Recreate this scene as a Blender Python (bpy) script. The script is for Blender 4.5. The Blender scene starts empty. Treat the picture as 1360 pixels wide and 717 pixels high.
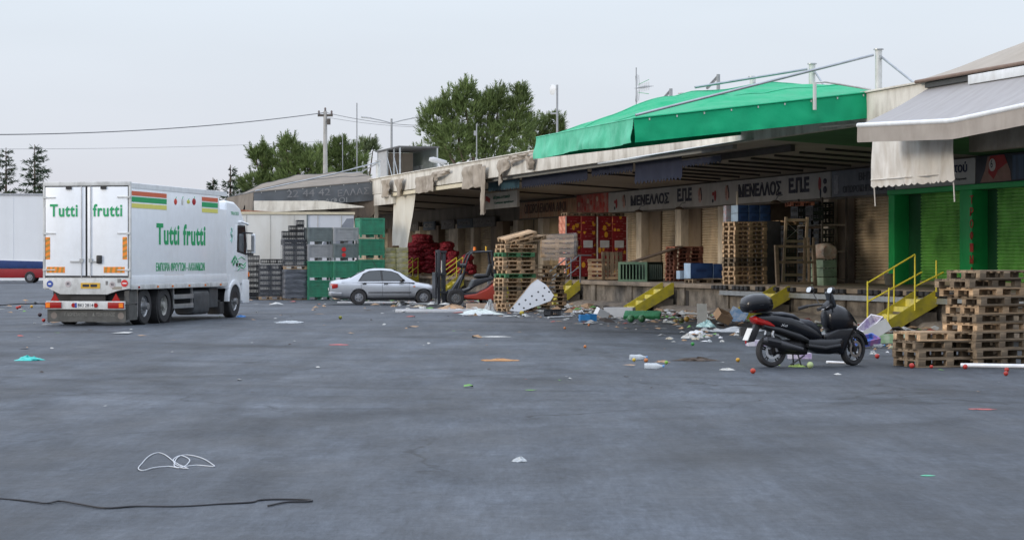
import bpy, bmesh, math, random
from mathutils import Vector, Matrix, noise
R=math.radians; PI=math.pi
rnd=random.Random(7)
sc=bpy.context.scene; COL=sc.collection
# ------------------------------------------------------------ camera
EYE=1.75; F=2700.0; CX=680.0; HY=346.0
cd=bpy.data.cameras.new('camera'); cam=bpy.data.objects.new('camera',cd); COL.objects.link(cam)
cam.location=(0,0,EYE); cam.rotation_euler=(R(90),0,0)
cd.sensor_width=36; cd.lens=36*F/1360; cd.shift_y=-(358.5-HY)/1360; cd.clip_start=.1; cd.clip_end=5000
sc.camera=cam
# ------------------------------------------------------------ sky
SUN_EL=R(14); SUN_AZ=R(-118)      # azimuth clockwise from +Y
wd=bpy.data.worlds.new('World'); sc.world=wd; wd.use_nodes=True
nt=wd.node_tree; nt.nodes.clear(); N=nt.nodes.new; L=nt.links.new
out=N('ShaderNodeOutputWorld'); bg=N('ShaderNodeBackground'); bg.inputs[1].default_value=.1
sky=N('ShaderNodeTexSky'); sky.sky_type='NISHITA'; sky.sun_disc=False; sky.sun_elevation=SUN_EL; sky.sun_rotation=SUN_AZ
sky.air_density=1.2; sky.dust_density=5; sky.ozone_density=1.5
tc=N('ShaderNodeTexCoord'); sep=N('ShaderNodeSeparateXYZ'); L(tc.outputs['Generated'],sep.inputs[0])
rp=N('ShaderNodeValToRGB'); L(sep.outputs[2],rp.inputs[0])
e=rp.color_ramp.elements; e[0].position=0; e[0].color=(6.0,5.85,6.3,1); e[1].position=.14; e[1].color=(6.1,6.75,7.5,1)
x=rp.color_ramp.elements.new(.055); x.color=(6.05,6.35,6.95,1); x=rp.color_ramp.elements.new(.35); x.color=(8.5,9.2,10.6,1); x=rp.color_ramp.elements.new(.7); x.color=(13,14.2,16.5,1)
x=rp.color_ramp.elements.new(1); x.color=(15.5,17,20,1)
nz=N('ShaderNodeTexNoise'); nz.inputs['Scale'].default_value=2.2; nz.inputs['Detail'].default_value=4
mp=N('ShaderNodeMapping'); mp.inputs['Scale'].default_value=(1,1,5); L(tc.outputs['Generated'],mp.inputs[0]); L(mp.outputs[0],nz.inputs[0])
mr=N('ShaderNodeMapRange'); mr.inputs[1].default_value=.3; mr.inputs[2].default_value=.7; mr.inputs[3].default_value=.95; mr.inputs[4].default_value=1.05; L(nz.outputs[0],mr.inputs[0])
vm=N('ShaderNodeVectorMath'); vm.operation='SCALE'; L(rp.outputs[0],vm.inputs[0]); L(mr.outputs[0],vm.inputs['Scale'])
mx=N('ShaderNodeMix'); mx.data_type='RGBA'; mx.inputs[0].default_value=.9; L(sky.outputs[0],mx.inputs[6]); L(vm.outputs[0],mx.inputs[7])
L(mx.outputs[2],bg.inputs[0]); L(bg.outputs[0],out.inputs[0])
sd=bpy.data.lights.new('sun','SUN'); sd.energy=.8; sd.angle=R(12); sd.color=(1,.89,.75)
sun=bpy.data.objects.new('sun',sd); COL.objects.link(sun)
dirv=Vector((math.sin(SUN_AZ)*math.cos(SUN_EL),math.cos(SUN_AZ)*math.cos(SUN_EL),math.sin(SUN_EL)))
sun.rotation_euler=dirv.to_track_quat('Z','Y').to_euler()
vs=sc.view_settings; vs.view_transform='Standard'; vs.look='None'; vs.exposure=.4; vs.gamma=1; vs.use_curve_mapping=False
# ------------------------------------------------------------ materials
class NT:
    def __init__(s,m): s.t=m.node_tree
    def n(s,ty,**k):
        o=s.t.nodes.new('ShaderNode'+ty)
        for a,b in k.items():
            if isinstance(b,tuple) and len(b)==2 and b[0]=='in': pass
            setattr(o,a,b)
        return o
    def l(s,a,b): s.t.links.new(a,b)
    def noise(s,vec,scale,detail=4,rough=.55):
        o=s.n('TexNoise'); o.inputs['Scale'].default_value=scale; o.inputs['Detail'].default_value=detail; o.inputs['Roughness'].default_value=rough; s.l(vec,o.inputs['Vector']); return o.outputs[0]
    def mapr(s,v,a,b,c,d):
        o=s.n('MapRange'); 
        for i,q in enumerate((a,b,c,d)): o.inputs[i+1].default_value=q
        s.l(v,o.inputs[0]); return o.outputs[0]
    def mix(s,f,a,b,mode='MIX'):
        o=s.n('Mix'); o.data_type='RGBA'; o.blend_type=mode
        for q,i in ((f,0),(a,6),(b,7)):
            if hasattr(q,'is_linked') or hasattr(q,'links'): s.l(q,o.inputs[i])
            else: o.inputs[i].default_value=q if i==0 else (tuple(q)+(1,))[:4]
        return o.outputs[2]
    def math(s,op,a,b=0):
        o=s.n('Math'); o.operation=op
        for q,i in ((a,0),(b,1)):
            if hasattr(q,'links'): s.l(q,o.inputs[i])
            else: o.inputs[i].default_value=q
        return o.outputs[0]
    def coord(s,scale=(1,1,1),kind='Object'):
        t=s.n('TexCoord'); m=s.n('Mapping'); m.inputs['Scale'].default_value=scale; s.l(t.outputs[kind],m.inputs[0]); return m.outputs[0]
MAT={}
def mat(name,col,rough=.6,metal=0,var=.12,scale=4,dirt=None,bump=None,stretch=(1,1,1),rand=0,isl=0,spec=.5,coat=0,trans=0,alpha=1):
    if name in MAT: return MAT[name]
    m=bpy.data.materials.new(name); m.use_nodes=True; t=NT(m); b=m.node_tree.nodes['Principled BSDF']
    b.inputs['Roughness'].default_value=rough; b.inputs['Metallic'].default_value=metal; b.inputs['Specular IOR Level'].default_value=spec
    b.inputs['Coat Weight'].default_value=coat; b.inputs['Coat Roughness'].default_value=.08; b.inputs['Transmission Weight'].default_value=trans; b.inputs['Alpha'].default_value=alpha
    vec=t.coord(stretch)
    if rand:
        oi=t.n('ObjectInfo'); ad=t.n('VectorMath'); ad.operation='ADD'; t.l(vec,ad.inputs[0])
        sc2=t.n('VectorMath'); sc2.operation='SCALE'; sc2.inputs[0].default_value=(13,7,9); t.l(oi.outputs['Random'],sc2.inputs['Scale']); t.l(sc2.outputs[0],ad.inputs[1]); vec=ad.outputs[0]
    n1=t.noise(vec,scale); fac=t.mapr(n1,.3,.7,1-var,1+var)
    if rand:
        fac=t.math('MULTIPLY',fac,t.mapr(oi.outputs['Random'],0,1,1-rand,1+rand))
    if isl:
        g=t.n('NewGeometry'); fac=t.math('MULTIPLY',fac,t.mapr(g.outputs['Random Per Island'],0,1,1-isl,1+isl))
    c=t.n('VectorMath'); c.operation='SCALE'; c.inputs[0].default_value=col; t.l(fac,c.inputs['Scale']); cc=c.outputs[0]
    if dirt:
        dc,amt,ds,dst=dirt
        dn=t.noise(t.coord(dst),ds,6,.65); cc=t.mix(t.mapr(dn,.45,.72,0,amt),cc,dc)
        rr=t.mapr(dn,.45,.72,rough,min(1,rough+.25)); t.l(rr,b.inputs['Roughness'])
    t.l(cc,b.inputs['Base Color'])
    if bump:
        bn=t.n('Bump'); bn.inputs['Strength'].default_value=bump[0]; bn.inputs['Distance'].default_value=.03
        t.l(t.noise(vec,bump[1],5),bn.inputs['Height']); t.l(bn.outputs[0],b.inputs['Normal'])
    MAT[name]=m; return m
# ------------------------------------------------------------ mesh builder
class MB:
    def __init__(s,M=None): s.v=[];s.f=[];s.M=M or Matrix()
    def add(s,vs,fs):
        n=len(s.v); s.v+=[s.M@Vector(p) for p in vs]; s.f+=[tuple(i+n for i in f) for f in fs]; return s
    def box(s,x0,x1,y0,y1,z0,z1):
        return s.add([(x,y,z) for x in(x0,x1) for y in(y0,y1) for z in(z0,z1)],[(0,1,3,2),(4,6,7,5),(0,4,5,1),(2,3,7,6),(0,2,6,4),(1,5,7,3)])
    def cbox(s,c,sz,rot=(0,0,0)):
        o=s.M; from mathutils import Euler
        s.M=o@Matrix.Translation(c)@Euler(rot).to_matrix().to_4x4(); a,b,d=[q/2 for q in sz]; s.box(-a,a,-b,b,-d,d); s.M=o; return s
    def prism(s,pts,a0,a1,ax='x'):
        n=len(pts)
        def p(q,a): return (a,q[0],q[1]) if ax=='x' else ((q[0],a,q[1]) if ax=='y' else (q[0],q[1],a))
        return s.add([p(q,a0) for q in pts]+[p(q,a1) for q in pts],[tuple(range(n)),tuple(range(2*n-1,n-1,-1))]+[(i,(i+1)%n,n+(i+1)%n,n+i) for i in range(n)])
    def cyl(s,p0,p1,r0,r1=None,n=12,cap=True):
        r1=r0 if r1 is None else r1; p0=Vector(p0);p1=Vector(p1); d=(p1-p0).normalized(); a=d.orthogonal().normalized(); b=d.cross(a)
        vs=[p+ (a*math.cos(2*PI*i/n)+b*math.sin(2*PI*i/n))*r for p,r in((p0,r0),(p1,r1)) for i in range(n)]
        fs=[(i,(i+1)%n,n+(i+1)%n,n+i) for i in range(n)]
        if cap: fs+=[tuple(range(n-1,-1,-1)),tuple(range(n,2*n))]
        return s.add(vs,fs)
    def tube(s,pts,r,n=8):
        pts=[Vector(p) for p in pts]; rs=r if isinstance(r,(list,tuple)) else [r]*len(pts); vs=[];fs=[];a=None
        for i,p in enumerate(pts):
            d=(pts[min(i+1,len(pts)-1)]-pts[max(i-1,0)]).normalized()
            a=(d.orthogonal() if a is None else a-d*a.dot(d)).normalized(); b=d.cross(a)
            vs+=[p+(a*math.cos(2*PI*k/n)+b*math.sin(2*PI*k/n))*rs[i] for k in range(n)]
        for i in range(len(pts)-1):
            fs+=[(i*n+k,i*n+(k+1)%n,(i+1)*n+(k+1)%n,(i+1)*n+k) for k in range(n)]
        fs+=[tuple(range(n-1,-1,-1)),tuple(range((len(pts)-1)*n,len(pts)*n))]
        return s.add(vs,fs)
    def lathe(s,prof,o=(0,0,0),ax=(0,0,1),n=20):   # prof: (radius, along)
        ax=Vector(ax).normalized(); a=ax.orthogonal().normalized(); b=ax.cross(a); o=Vector(o); vs=[];fs=[]
        for r,h in prof: vs+=[o+ax*h+(a*math.cos(2*PI*k/n)+b*math.sin(2*PI*k/n))*max(r,1e-4) for k in range(n)]
        for i in range(len(prof)-1): fs+=[(i*n+k,i*n+(k+1)%n,(i+1)*n+(k+1)%n,(i+1)*n+k) for k in range(n)]
        return s.add(vs,fs)
    def grid(s,fn,nu,nv,off=None):
        vs=[fn(i/nu,j/nv) for i in range(nu+1) for j in range(nv+1)]; w=nv+1
        fs=[(i*w+j,(i+1)*w+j,(i+1)*w+j+1,i*w+j+1) for i in range(nu) for j in range(nv)]
        if off is not None:
            n=len(vs); off=Vector(off); vs2=[Vector(p)+off for p in vs]
            fs2=[tuple(q+n for q in reversed(f)) for f in fs]
            bd=[i*w for i in range(nu+1)]+[nu*w+j for j in range(1,nv+1)]+[i*w+nv for i in range(nu-1,-1,-1)]+[j for j in range(nv-1,0,-1)]
            fs3=[(bd[k],bd[(k+1)%len(bd)],bd[(k+1)%len(bd)]+n,bd[k]+n) for k in range(len(bd))]
            return s.add([Vector(p) for p in vs]+vs2,fs+fs2+fs3)
        return s.add(vs,fs)
    def loft(s,st,n=20,p=3.0,ax='x'):   # st: (x, z0, z1, halfwidth[, yc[, p]])
        vs=[];fs=[]
        for q in st:
            x,z0,z1,w=q[:4]; yc=q[4] if len(q)>4 else 0; pp=q[5] if len(q)>5 else p
            for k in range(n):
                t=2*PI*(k+.5)/n; c,d=math.cos(t),math.sin(t)
                y=yc+w*abs(c)**(2/pp)*(1 if c>0 else -1); z=(z0+z1)/2+(z1-z0)/2*abs(d)**(2/pp)*(1 if d>0 else -1)
                vs.append((x,y,z) if ax=='x' else (y,x,z))
        m=len(st)
        for i in range(m-1): fs+=[(i*n+k,i*n+(k+1)%n,(i+1)*n+(k+1)%n,(i+1)*n+k) for k in range(n)]
        fs+=[tuple(range(n)),tuple(range(m*n-1,(m-1)*n-1,-1))]
        return s.add(vs,fs)
    def ball(s,c,r,n=10,m=7,jit=0):
        c=Vector(c); r=Vector(r) if not isinstance(r,(int,float)) else Vector((r,r,r)); vs=[];fs=[]
        for i in range(m+1):
            for k in range(n):
                th=PI*i/m; ph=2*PI*k/n; j=1+(rnd.uniform(-jit,jit) if jit and 0<i<m else 0)
                vs.append((c.x+r.x*j*math.sin(th)*math.cos(ph),c.y+r.y*j*math.sin(th)*math.sin(ph),c.z+r.z*j*math.cos(th)))
        for i in range(m): fs+=[(i*n+k,(i+1)*n+k,(i+1)*n+(k+1)%n,i*n+(k+1)%n) for k in range(n)]
        return s.add(vs,fs)
    def mesh(s,name,m,smooth=False,bevel=0,seg=2,merge=True,angle=.7,fix=True):
        me=bpy.data.meshes.new(name); me.from_pydata(s.v,[],s.f)
        if fix:
            bm=bmesh.new(); bm.from_mesh(me)
            if merge: bmesh.ops.remove_doubles(bm,verts=bm.verts,dist=1e-4)
            bmesh.ops.recalc_face_normals(bm,faces=bm.faces)
            if bevel:
                es=[e for e in bm.edges if len(e.link_faces)==2 and e.calc_face_angle(0)>.5]
                bmesh.ops.bevel(bm,geom=es,offset=bevel,segments=seg,affect='EDGES',clamp_overlap=True,profile=.6)
            bm.to_mesh(me); bm.free()
        if smooth or bevel:
            me.polygons.foreach_set('use_smooth',[True]*len(me.polygons)); me.set_sharp_from_angle(angle=angle)
        me.materials.append(m); return me
    def build(s,name,m,parent=None,**k):
        o=bpy.data.objects.new(name,s.mesh(name,m,**k)); COL.objects.link(o)
        if parent is not None: o.parent=parent
        return o
def tag(o,label=None,cat=None,group=None,kind=None):
    if label: o['label']=label
    if cat: o['category']=cat
    if group: o['group']=group
    if kind: o['kind']=kind
    return o
def thing(name,label,cat,loc=(0,0,0),rz=0,group=None):
    o=bpy.data.objects.new(name,None); COL.objects.link(o); o.location=loc; o.rotation_euler=(0,0,rz); o.empty_display_size=.2
    return tag(o,label,cat,group)
def link(name,me,parent=None,loc=(0,0,0),rot=(0,0,0)):
    o=bpy.data.objects.new(name,me); COL.objects.link(o); o.location=loc; o.rotation_euler=rot
    if parent is not None: o.parent=parent
    return o
def kids(o,_c={}):
    return [c for c in bpy.data.objects if c.parent==o]
def dup(o,loc=None,rz=None,label=None,parent=None):
    c=o.copy(); COL.objects.link(c)
    if parent is not None: c.parent=parent
    if loc is not None: c.location=loc
    if rz is not None: c.rotation_euler=(0,0,rz) if not isinstance(rz,tuple) else rz
    if label: c['label']=label
    for k in o.get('_k',[]) : pass
    for k in TREE.get(o.name,[]) or kids(o): dup(k,parent=c)
    return c
TREE={}
def freeze(o):
    TREE[o.name]=kids(o)
    for k in TREE[o.name]: freeze(k)
    return o
def text(s,name,m,parent,org,xd,yd,w,h,bold=0,ext=.004,align='l',shear=0,font_sp=1):
    c=bpy.data.curves.new('t','FONT'); c.body=s; c.size=1; c.extrude=.01; c.offset=bold; c.shear=shear; c.resolution_u=3; c.space_character=font_sp
    o=bpy.data.objects.new('t',c); COL.objects.link(o); dg=bpy.context.evaluated_depsgraph_get()
    me=bpy.data.meshes.new_from_object(o.evaluated_get(dg)); bpy.data.objects.remove(o)
    xs=[v.co.x for v in me.vertices]; ys=[v.co.y for v in me.vertices]
    if not xs: return None
    x0,x1,y0,y1=min(xs),max(xs),min(ys),max(ys); xd=Vector(xd).normalized(); yd=Vector(yd).normalized(); zd=xd.cross(yd); org=Vector(org)
    for v in me.vertices:
        a=(v.co.x-x0)/(x1-x0)*w; b=(v.co.y-y0)/(y1-y0)*h; d=(v.co.z/.02+.5)*ext
        v.co=org+xd*a+yd*b+zd*d
    me.materials.clear(); me.materials.append(m); me.name=name
    ob=bpy.data.objects.new(name,me); COL.objects.link(ob)
    if parent is not None: ob.parent=parent
    return ob
# ------------------------------------------------------------ places: pixel -> ground, row frame (u along the row, v towards the shops)
def G(px,py,z=0):
    Y=(EYE-z)*F/(py-HY); return Vector(((px-CX)/F*Y,Y,z))
def W(px,py,Y): return Vector(((px-CX)/F*Y,Y,EYE+(HY-py)*Y/F))
SA,CA=.284,.9588; ROT=R(16.5); OX=25.99
def U(px,v=0):
    k=(px-CX)/F; return (OX+v*(CA-k*SA))/(SA+k*CA)
def P(u,v,z=0): return Vector((OX-SA*u+CA*v,CA*u+SA*v,z))
def ZH(py,u,v): return EYE+(HY-py)*(CA*u+SA*v)/F
def VA(px,u):   # v of a pixel column at given u
    k=(px-CX)/F; return (k*CA*u-OX+SA*u)/(CA-k*SA)
DZ=.98
# common materials
white=mat('white_paint',(.72,.74,.75),.45,var=.05,dirt=((.33,.31,.28),.35,2.2,(1,1,.4)))
steel=mat('galvanised_steel',(.42,.44,.45),.4,.7,var=.15)
black=mat('black_plastic',(.018,.018,.02),.45,var=.2)
rubber=mat('tyre_rubber',(.028,.028,.03),.8,var=.25,scale=9)
chrome=mat('bright_metal',(.6,.61,.63),.28,.9)
glass=mat('dark_glass',(.02,.028,.032),.06,var=.05,spec=.8)
yel=mat('yellow_paint',(.5,.42,.03),.55,var=.15,dirt=((.22,.19,.1),.6,3,(1,1,1)))
wood=mat('pallet_wood',(.37,.25,.145),.8,var=.3,scale=3,stretch=(1,6,6),rand=.4,isl=.4,dirt=((.12,.09,.06),.5,2.5,(1,1,1)))
woodd=mat('old_pallet_wood',(.17,.125,.08),.85,var=.3,scale=3,stretch=(1,6,6),rand=.3,isl=.45,dirt=((.05,.04,.03),.6,2.5,(1,1,1)))
woodr=mat('reddish_pallet_wood',(.26,.10,.06),.8,var=.3,scale=3,stretch=(1,6,6),rand=.2,isl=.3)
woodg=mat('green_pallet_wood',(.05,.16,.07),.8,var=.3,scale=3,stretch=(1,6,6),isl=.3)
conc=mat('stained_concrete',(.17,.145,.115),.9,var=.4,scale=2.2,stretch=(1,1,.8),dirt=((.03,.025,.02),.95,1.6,(1,.8,1.1)),bump=(.8,9))
# ============================================================ ground
def ground():
    m=bpy.data.materials.new('asphalt'); m.use_nodes=True; t=NT(m); b=m.node_tree.nodes['Principled BSDF']
    v=t.coord(); mpr=t.n('Mapping'); mpr.inputs['Rotation'].default_value=(0,0,.9); mpr.inputs['Scale'].default_value=(1.5,.16,1); t.l(v,mpr.inputs[0]); big=t.noise(t.coord((.13,.11,1)),1,7,.62); mid=t.noise(t.coord((.9,.42,1)),1,8,.66); streak=t.noise(mpr.outputs[0],1.0,6,.62); fine=t.noise(v,55,3,.7); gr=t.noise(v,7,5,.6)
    f=t.math('MULTIPLY',t.mapr(big,.3,.7,.62,1.36),t.mapr(mid,.3,.7,.76,1.24)); f=t.math('MULTIPLY',f,t.mapr(streak,.3,.7,.7,1.26)); diag=t.noise(t.coord((.9,.25,1)),1,7,.68); pat=t.noise(t.coord((.33,.5,1)),1,2,.5); f=t.math('MULTIPLY',f,t.mapr(diag,.32,.7,.82,1.18)); f=t.math('MULTIPLY',f,t.mapr(pat,.5,.56,.9,1.06)); f=t.math('MULTIPLY',f,t.mapr(fine,.3,.7,.78,1.22)); f=t.math('MULTIPLY',f,t.mapr(gr,.3,.7,.82,1.18)); sk=t.noise(v,19,2,.8); f=t.math('MULTIPLY',f,t.mapr(sk,.62,.72,1,1.35)); f=t.math('MULTIPLY',f,t.mapr(sk,.3,.38,.7,1))
    wob0=t.mapr(t.noise(t.coord((.25,.25,1)),1,3),.3,.7,-.25,.25)
    # worn tyre bands: rings seen where lorries turn
    w=t.n('TexWave'); w.wave_type='RINGS'; w.rings_direction='Z'; w.inputs['Scale'].default_value=.055; w.inputs['Distortion'].default_value=2.2; w.inputs['Detail'].default_value=3; w.inputs['Detail Scale'].default_value=.35
    mpn=t.n('Mapping'); mpn.inputs['Location'].default_value=(14,-30,0); tcn=t.n('TexCoord'); t.l(tcn.outputs['Object'],mpn.inputs[0]); t.l(mpn.outputs[0],w.inputs[0])
    msk=t.noise(t.coord((.12,.16,1)),1,3); tyre=t.math('MULTIPLY',t.mapr(w.outputs[1],.82,1,0,1),t.mapr(msk,.46,.6,0,.5)); f=t.math('MULTIPLY',f,t.math('SUBTRACT',1,tyre))
    grn=t.noise(t.coord((26,3.2,1)),1,4,.75); g2=t.noise(t.coord((7,1.1,1)),1,5,.7); f=t.math('MULTIPLY',f,t.mapr(grn,.3,.7,.78,1.22)); f=t.math('MULTIPLY',f,t.mapr(g2,.3,.7,.8,1.2))
    # sweeping tyre marks of turning lorries
    xy=t.n('VectorMath'); xy.operation='MULTIPLY'; xy.inputs[1].default_value=(1,1,0); t.l(v,xy.inputs[0]); brk=t.noise(t.coord((.7,.5,1)),1,5,.7)
    for (cx,cy,r_,w_,k_) in ((-38,14,34,.22,.72),(-38,14,36.1,.22,.75),(30,-6,38,.25,.78),(30,-6,40.2,.2,.8),(-20,60,33,.3,.75),(-20,60,35.2,.25,.78),(46,30,49,.35,1.22),(46,30,51.5,.3,1.18),(-60,-30,85,.3,.75),(-60,-30,87.2,.3,.78),(10,75,52,.5,1.2),(-3,-20,44,.18,.8),(4,48,21,.2,.76),(4,48,22.9,.2,.78)):
        ds=t.n('VectorMath'); ds.operation='DISTANCE'; t.l(xy.outputs[0],ds.inputs[0]); ds.inputs[1].default_value=(cx,cy,0)
        q=t.math('ABSOLUTE',t.math('SUBTRACT',t.math('ADD',ds.outputs['Value'],wob0),r_)); msk2=t.math('MULTIPLY',t.mapr(q,w_*.4,w_*1.6,1,0),t.mapr(brk,.38,.6,0,1)); f=t.math('MULTIPLY',f,t.math('ADD',1,t.math('MULTIPLY',msk2,(k_-1)*1.5)))
    # tar seam across the yard and cracks
    sp=t.n('SeparateXYZ'); t.l(v,sp.inputs[0]); wob=t.mapr(t.noise(t.coord((.35,0,0)),1,4),.3,.7,-.35,.35)
    for y0,wd_ in ((35.7,.09),(26.2,.03)):
        dd=t.math('ABSOLUTE',t.math('SUBTRACT',t.math('ADD',sp.outputs[1],wob),y0)); f=t.math('MULTIPLY',f,t.mapr(dd,0,wd_,.5,1))
    vo=t.n('TexVoronoi'); vo.feature='DISTANCE_TO_EDGE'; vo.inputs['Scale'].default_value=.13; wv=t.n('VectorMath'); wv.operation='ADD'; nn=t.n('TexNoise'); nn.inputs['Scale'].default_value=.6; nn.inputs['Detail'].default_value=5; t.l(v,nn.inputs['Vector']); s2=t.n('VectorMath'); s2.operation='SCALE'; s2.inputs['Scale'].default_value=2.5; t.l(nn.outputs['Color'],s2.inputs[0]); t.l(v,wv.inputs[0]); t.l(s2.outputs[0],wv.inputs[1]); t.l(wv.outputs[0],vo.inputs['Vector'])
    crack=t.math('MULTIPLY',t.mapr(vo.outputs['Distance'],0,.008,1,0),t.mapr(t.noise(t.coord((.2,.2,1)),1,2),.46,.56,0,.7)); f=t.math('MULTIPLY',f,t.math('SUBTRACT',1,crack))
    # trodden dirt band along the loading dock
    dn=t.math('ADD',t.math('MULTIPLY',sp.outputs[0],CA),t.math('MULTIPLY',sp.outputs[1],SA)); dn=t.math('SUBTRACT',dn,OX*CA)
    dn=t.math('ADD',dn,t.mapr(t.noise(t.coord((.3,.3,1)),1,6,.7),.3,.7,-2.5,2.5)); band=t.mapr(dn,-11,-2,0,1)
    c=t.n('VectorMath'); c.operation='SCALE'; c.inputs[0].default_value=(.054,.063,.076); t.l(f,c.inputs['Scale'])
    c2=t.n('VectorMath'); c2.operation='SCALE'; c2.inputs[0].default_value=(.032,.029,.026); t.l(f,c2.inputs['Scale'])
    t.l(t.mix(t.math('MULTIPLY',band,.8),c.outputs[0],c2.outputs[0]),b.inputs['Base Color'])
    rg=t.mapr(mid,.3,.7,.5,.72); t.l(rg,b.inputs['Roughness']); b.inputs['Specular IOR Level'].default_value=.27
    bn=t.n('Bump'); bn.inputs['Strength'].default_value=.5; bn.inputs['Distance'].default_value=.02; t.l(t.math('ADD',fine,t.math('MULTIPLY',gr,1.5)),bn.inputs['Height']); t.l(bn.outputs[0],b.inputs['Normal'])
    MB().grid(lambda a,b:(-1500+3000*a,-200+2600*b,0),8,8).build('asphalt_yard',m,fix=False)['kind']='structure'
ground()
# ============================================================ market building
wall_m=mat('grey_render_wall',(.2,.18,.15),.9,var=.15,scale=1,dirt=((.09,.075,.06),.6,1.3,(1,1,.4)),bump=(.15,8))
pil_m=mat('beige_pillar_paint',(.66,.58,.46),.8,var=.12,scale=1.5,dirt=((.16,.12,.08),.7,1.4,(1,1,.35)))
ceil_m=mat('ceiling_render',(.42,.385,.33),.9,var=.1,scale=.7,dirt=((.35,.3,.24),.5,.9,(1,1,1)))
ceilg_m=mat('green_ceiling_tone',(.07,.2,.08),.85,var=.15,scale=.8)  # ceiling of the right-hand bay is coloured green
par_m=mat('chipped_parapet_paint',(.68,.65,.58),.85,var=.08,scale=2,dirt=((.26,.22,.17),.65,1.8,(1,1,.3)),bump=(.3,7))
shut_m=mat('tan_steel_shutter',(.6,.49,.34),.6,var=.14,scale=1.2,dirt=((.14,.09,.05),.55,1.3,(1,1,.5)),rand=.18)
shutd_m=mat('grey_steel_shutter',(.44,.39,.3),.65,var=.1,scale=1.2,dirt=((.1,.08,.06),.5,1.3,(1,1,.5)),rand=.2)
shutg_m=mat('light_green_shutter',(.24,.62,.13),.5,var=.12,scale=1.5,dirt=((.03,.15,.03),.7,1.2,(1,1,.6)))
grn_m=mat('green_frame_paint',(.02,.46,.12),.5,var=.1,scale=1.5)
dgrn_m=mat('deep_green_panel',(.008,.09,.03),.55,var=.1)
brn_m=mat('brown_door_panel',(.19,.14,.09),.7,var=.15,scale=1.5,dirt=((.07,.05,.04),.5,1.4,(1,1,.5)))
brl_m=mat('beige_door_panel',(.36,.28,.17),.75,var=.15,scale=1.5,dirt=((.12,.09,.06),.5,1.4,(1,1,.5)))
dark_m=mat('dark_interior',(.05,.045,.04),.9,var=.2)
slab_m=mat('dock_slab_concrete',(.25,.2,.15),.85,var=.2,scale=1.5,dirt=((.08,.065,.05),.7,2,(1,.5,1)),bump=(.3,8))
O0=(OX,0,0)
U0,U1=36,152
B=thing('market_building','long market hall with raised loading dock, flat canopy roof and closed roller shutters','market hall',O0,ROT)
VF=6.0
# dock
MB().box(0,VF+.5,U0,U1,0,.84).build('dock_wall',conc,B)
MB().box(-.13,VF+.5,U0,U1,.842,DZ).build('dock_slab',slab_m,B,bevel=.015)
for px in (790,838,908,966,1050,1120,1172,1228,1300): 
    u=U(px); MB().box(-.07,.02,u-.22,u+.22,0,.838).build('dock_pilaster',conc,B,bevel=.02)
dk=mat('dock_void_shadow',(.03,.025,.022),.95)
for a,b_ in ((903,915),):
    MB().box(-.015,.05,U(b_),U(a),.1,.75).build('dock_recess_shade',dk,B)  # dark panel on the wall face paints an opening's shade
# dirt step at the foot of the dock
def stepf(a,b):
    u=U0+(100-U0)*a; w=[.02,-.55,-.75,-.85][int(round(b*3))]; z=[.24,.19,.1,0][int(round(b*3))]
    n=noise.noise(Vector((u*.9,b*3,0)))*.5+noise.noise(Vector((u*3,b*5,3)))*.2
    return (w-.35*n*(b>0), u, max(0,z+ (z>0)*n*.12))
MB().grid(stepf,220,3).build('foot_kerb',mat('dirt_rubble',(.17,.14,.11),.95,var=.35,scale=4,bump=(.8,14)),B,smooth=True,fix=False)
# steel edge with rubber blocks on the right part of the dock
u_a,u_b=U(1262),U(962)
MB().box(-.17,-.131,U0,u_b,.68,.8).box(-.2,-.131,U0,u_b,.66,.679).build('dock_edge_rail',steel,B)
bme=MB().box(-.105,0,0,.22,0,.123).mesh('dock_bumper',rubber,bevel=.01); u=U0+6
while u<u_b-.5:
    n=rnd.randint(2,4)
    for k in range(n): link('dock_bumper',bme,B,(-.131,u,.842)); u+=.33
    u+=rnd.uniform(.2,.8)
# facade
def seg(a,b): return U(b,VF),U(a,VF)   # px a<b ; u decreasing with px
ZT=3.88
S=[(834,851,'S'),(851,858,'P'),(858,874,'D'),(874,903,'S'),(903,911,'P'),(911,927,'D'),(927,960,'S'),(960,968,'P'),(968,1101,'O'),(1101,1108,'P'),(1108,1130,'D'),(1130,1188,'S'),
   (1188,1196,'PG'),(1196,1216,'DG'),(1216,1283,'SG'),(1283,1300,'PG'),(1300,1317,'DG'),(1317,1420,'SG'),(1420,1436,'PG'),(1436,1450,'DG'),(1450,1520,'SG'),(1520,1560,'PG'),
   (770,834,'S'),(762,770,'P'),(727,762,'L'),(720,727,'P'),(693,720,'L'),(687,693,'P'),(673,687,'T'),(657,673,'B'),(634,657,'S'),(630,634,'P'),(613,630,'S'),(601,613,'P'),(587,601,'T'),(576,587,'B'),(562,576,'T'),(556,562,'P'),(544,556,'T'),(538,544,'P'),(526,538,'T'),(519,526,'B'),(508,519,'T'),(500,508,'P'),(490,500,'T'),(482,490,'P')]
def shutter(u0,u1,m,top=ZT):
    mb=MB(); z=DZ+.12; h=.105; pts=[]
    while z<top:
        pts+=[(VF+.23,z),(VF+.18,z+h*.3),(VF+.18,z+h*.65),(VF+.23,z+h*.95)]; z+=h
    pts+=[(VF+.3,z),(VF+.3,DZ+.12)]
    mb.prism(pts,u0,u1,'y'); sh=mb.build('roller_shutter',m,B)
    MB().box(VF+.15,VF+.3,u0,u1,DZ,DZ+.12).build('bottom_bar',mat('shutter_bar',(.45,.38,.26),.5,var=.1),sh)
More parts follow.
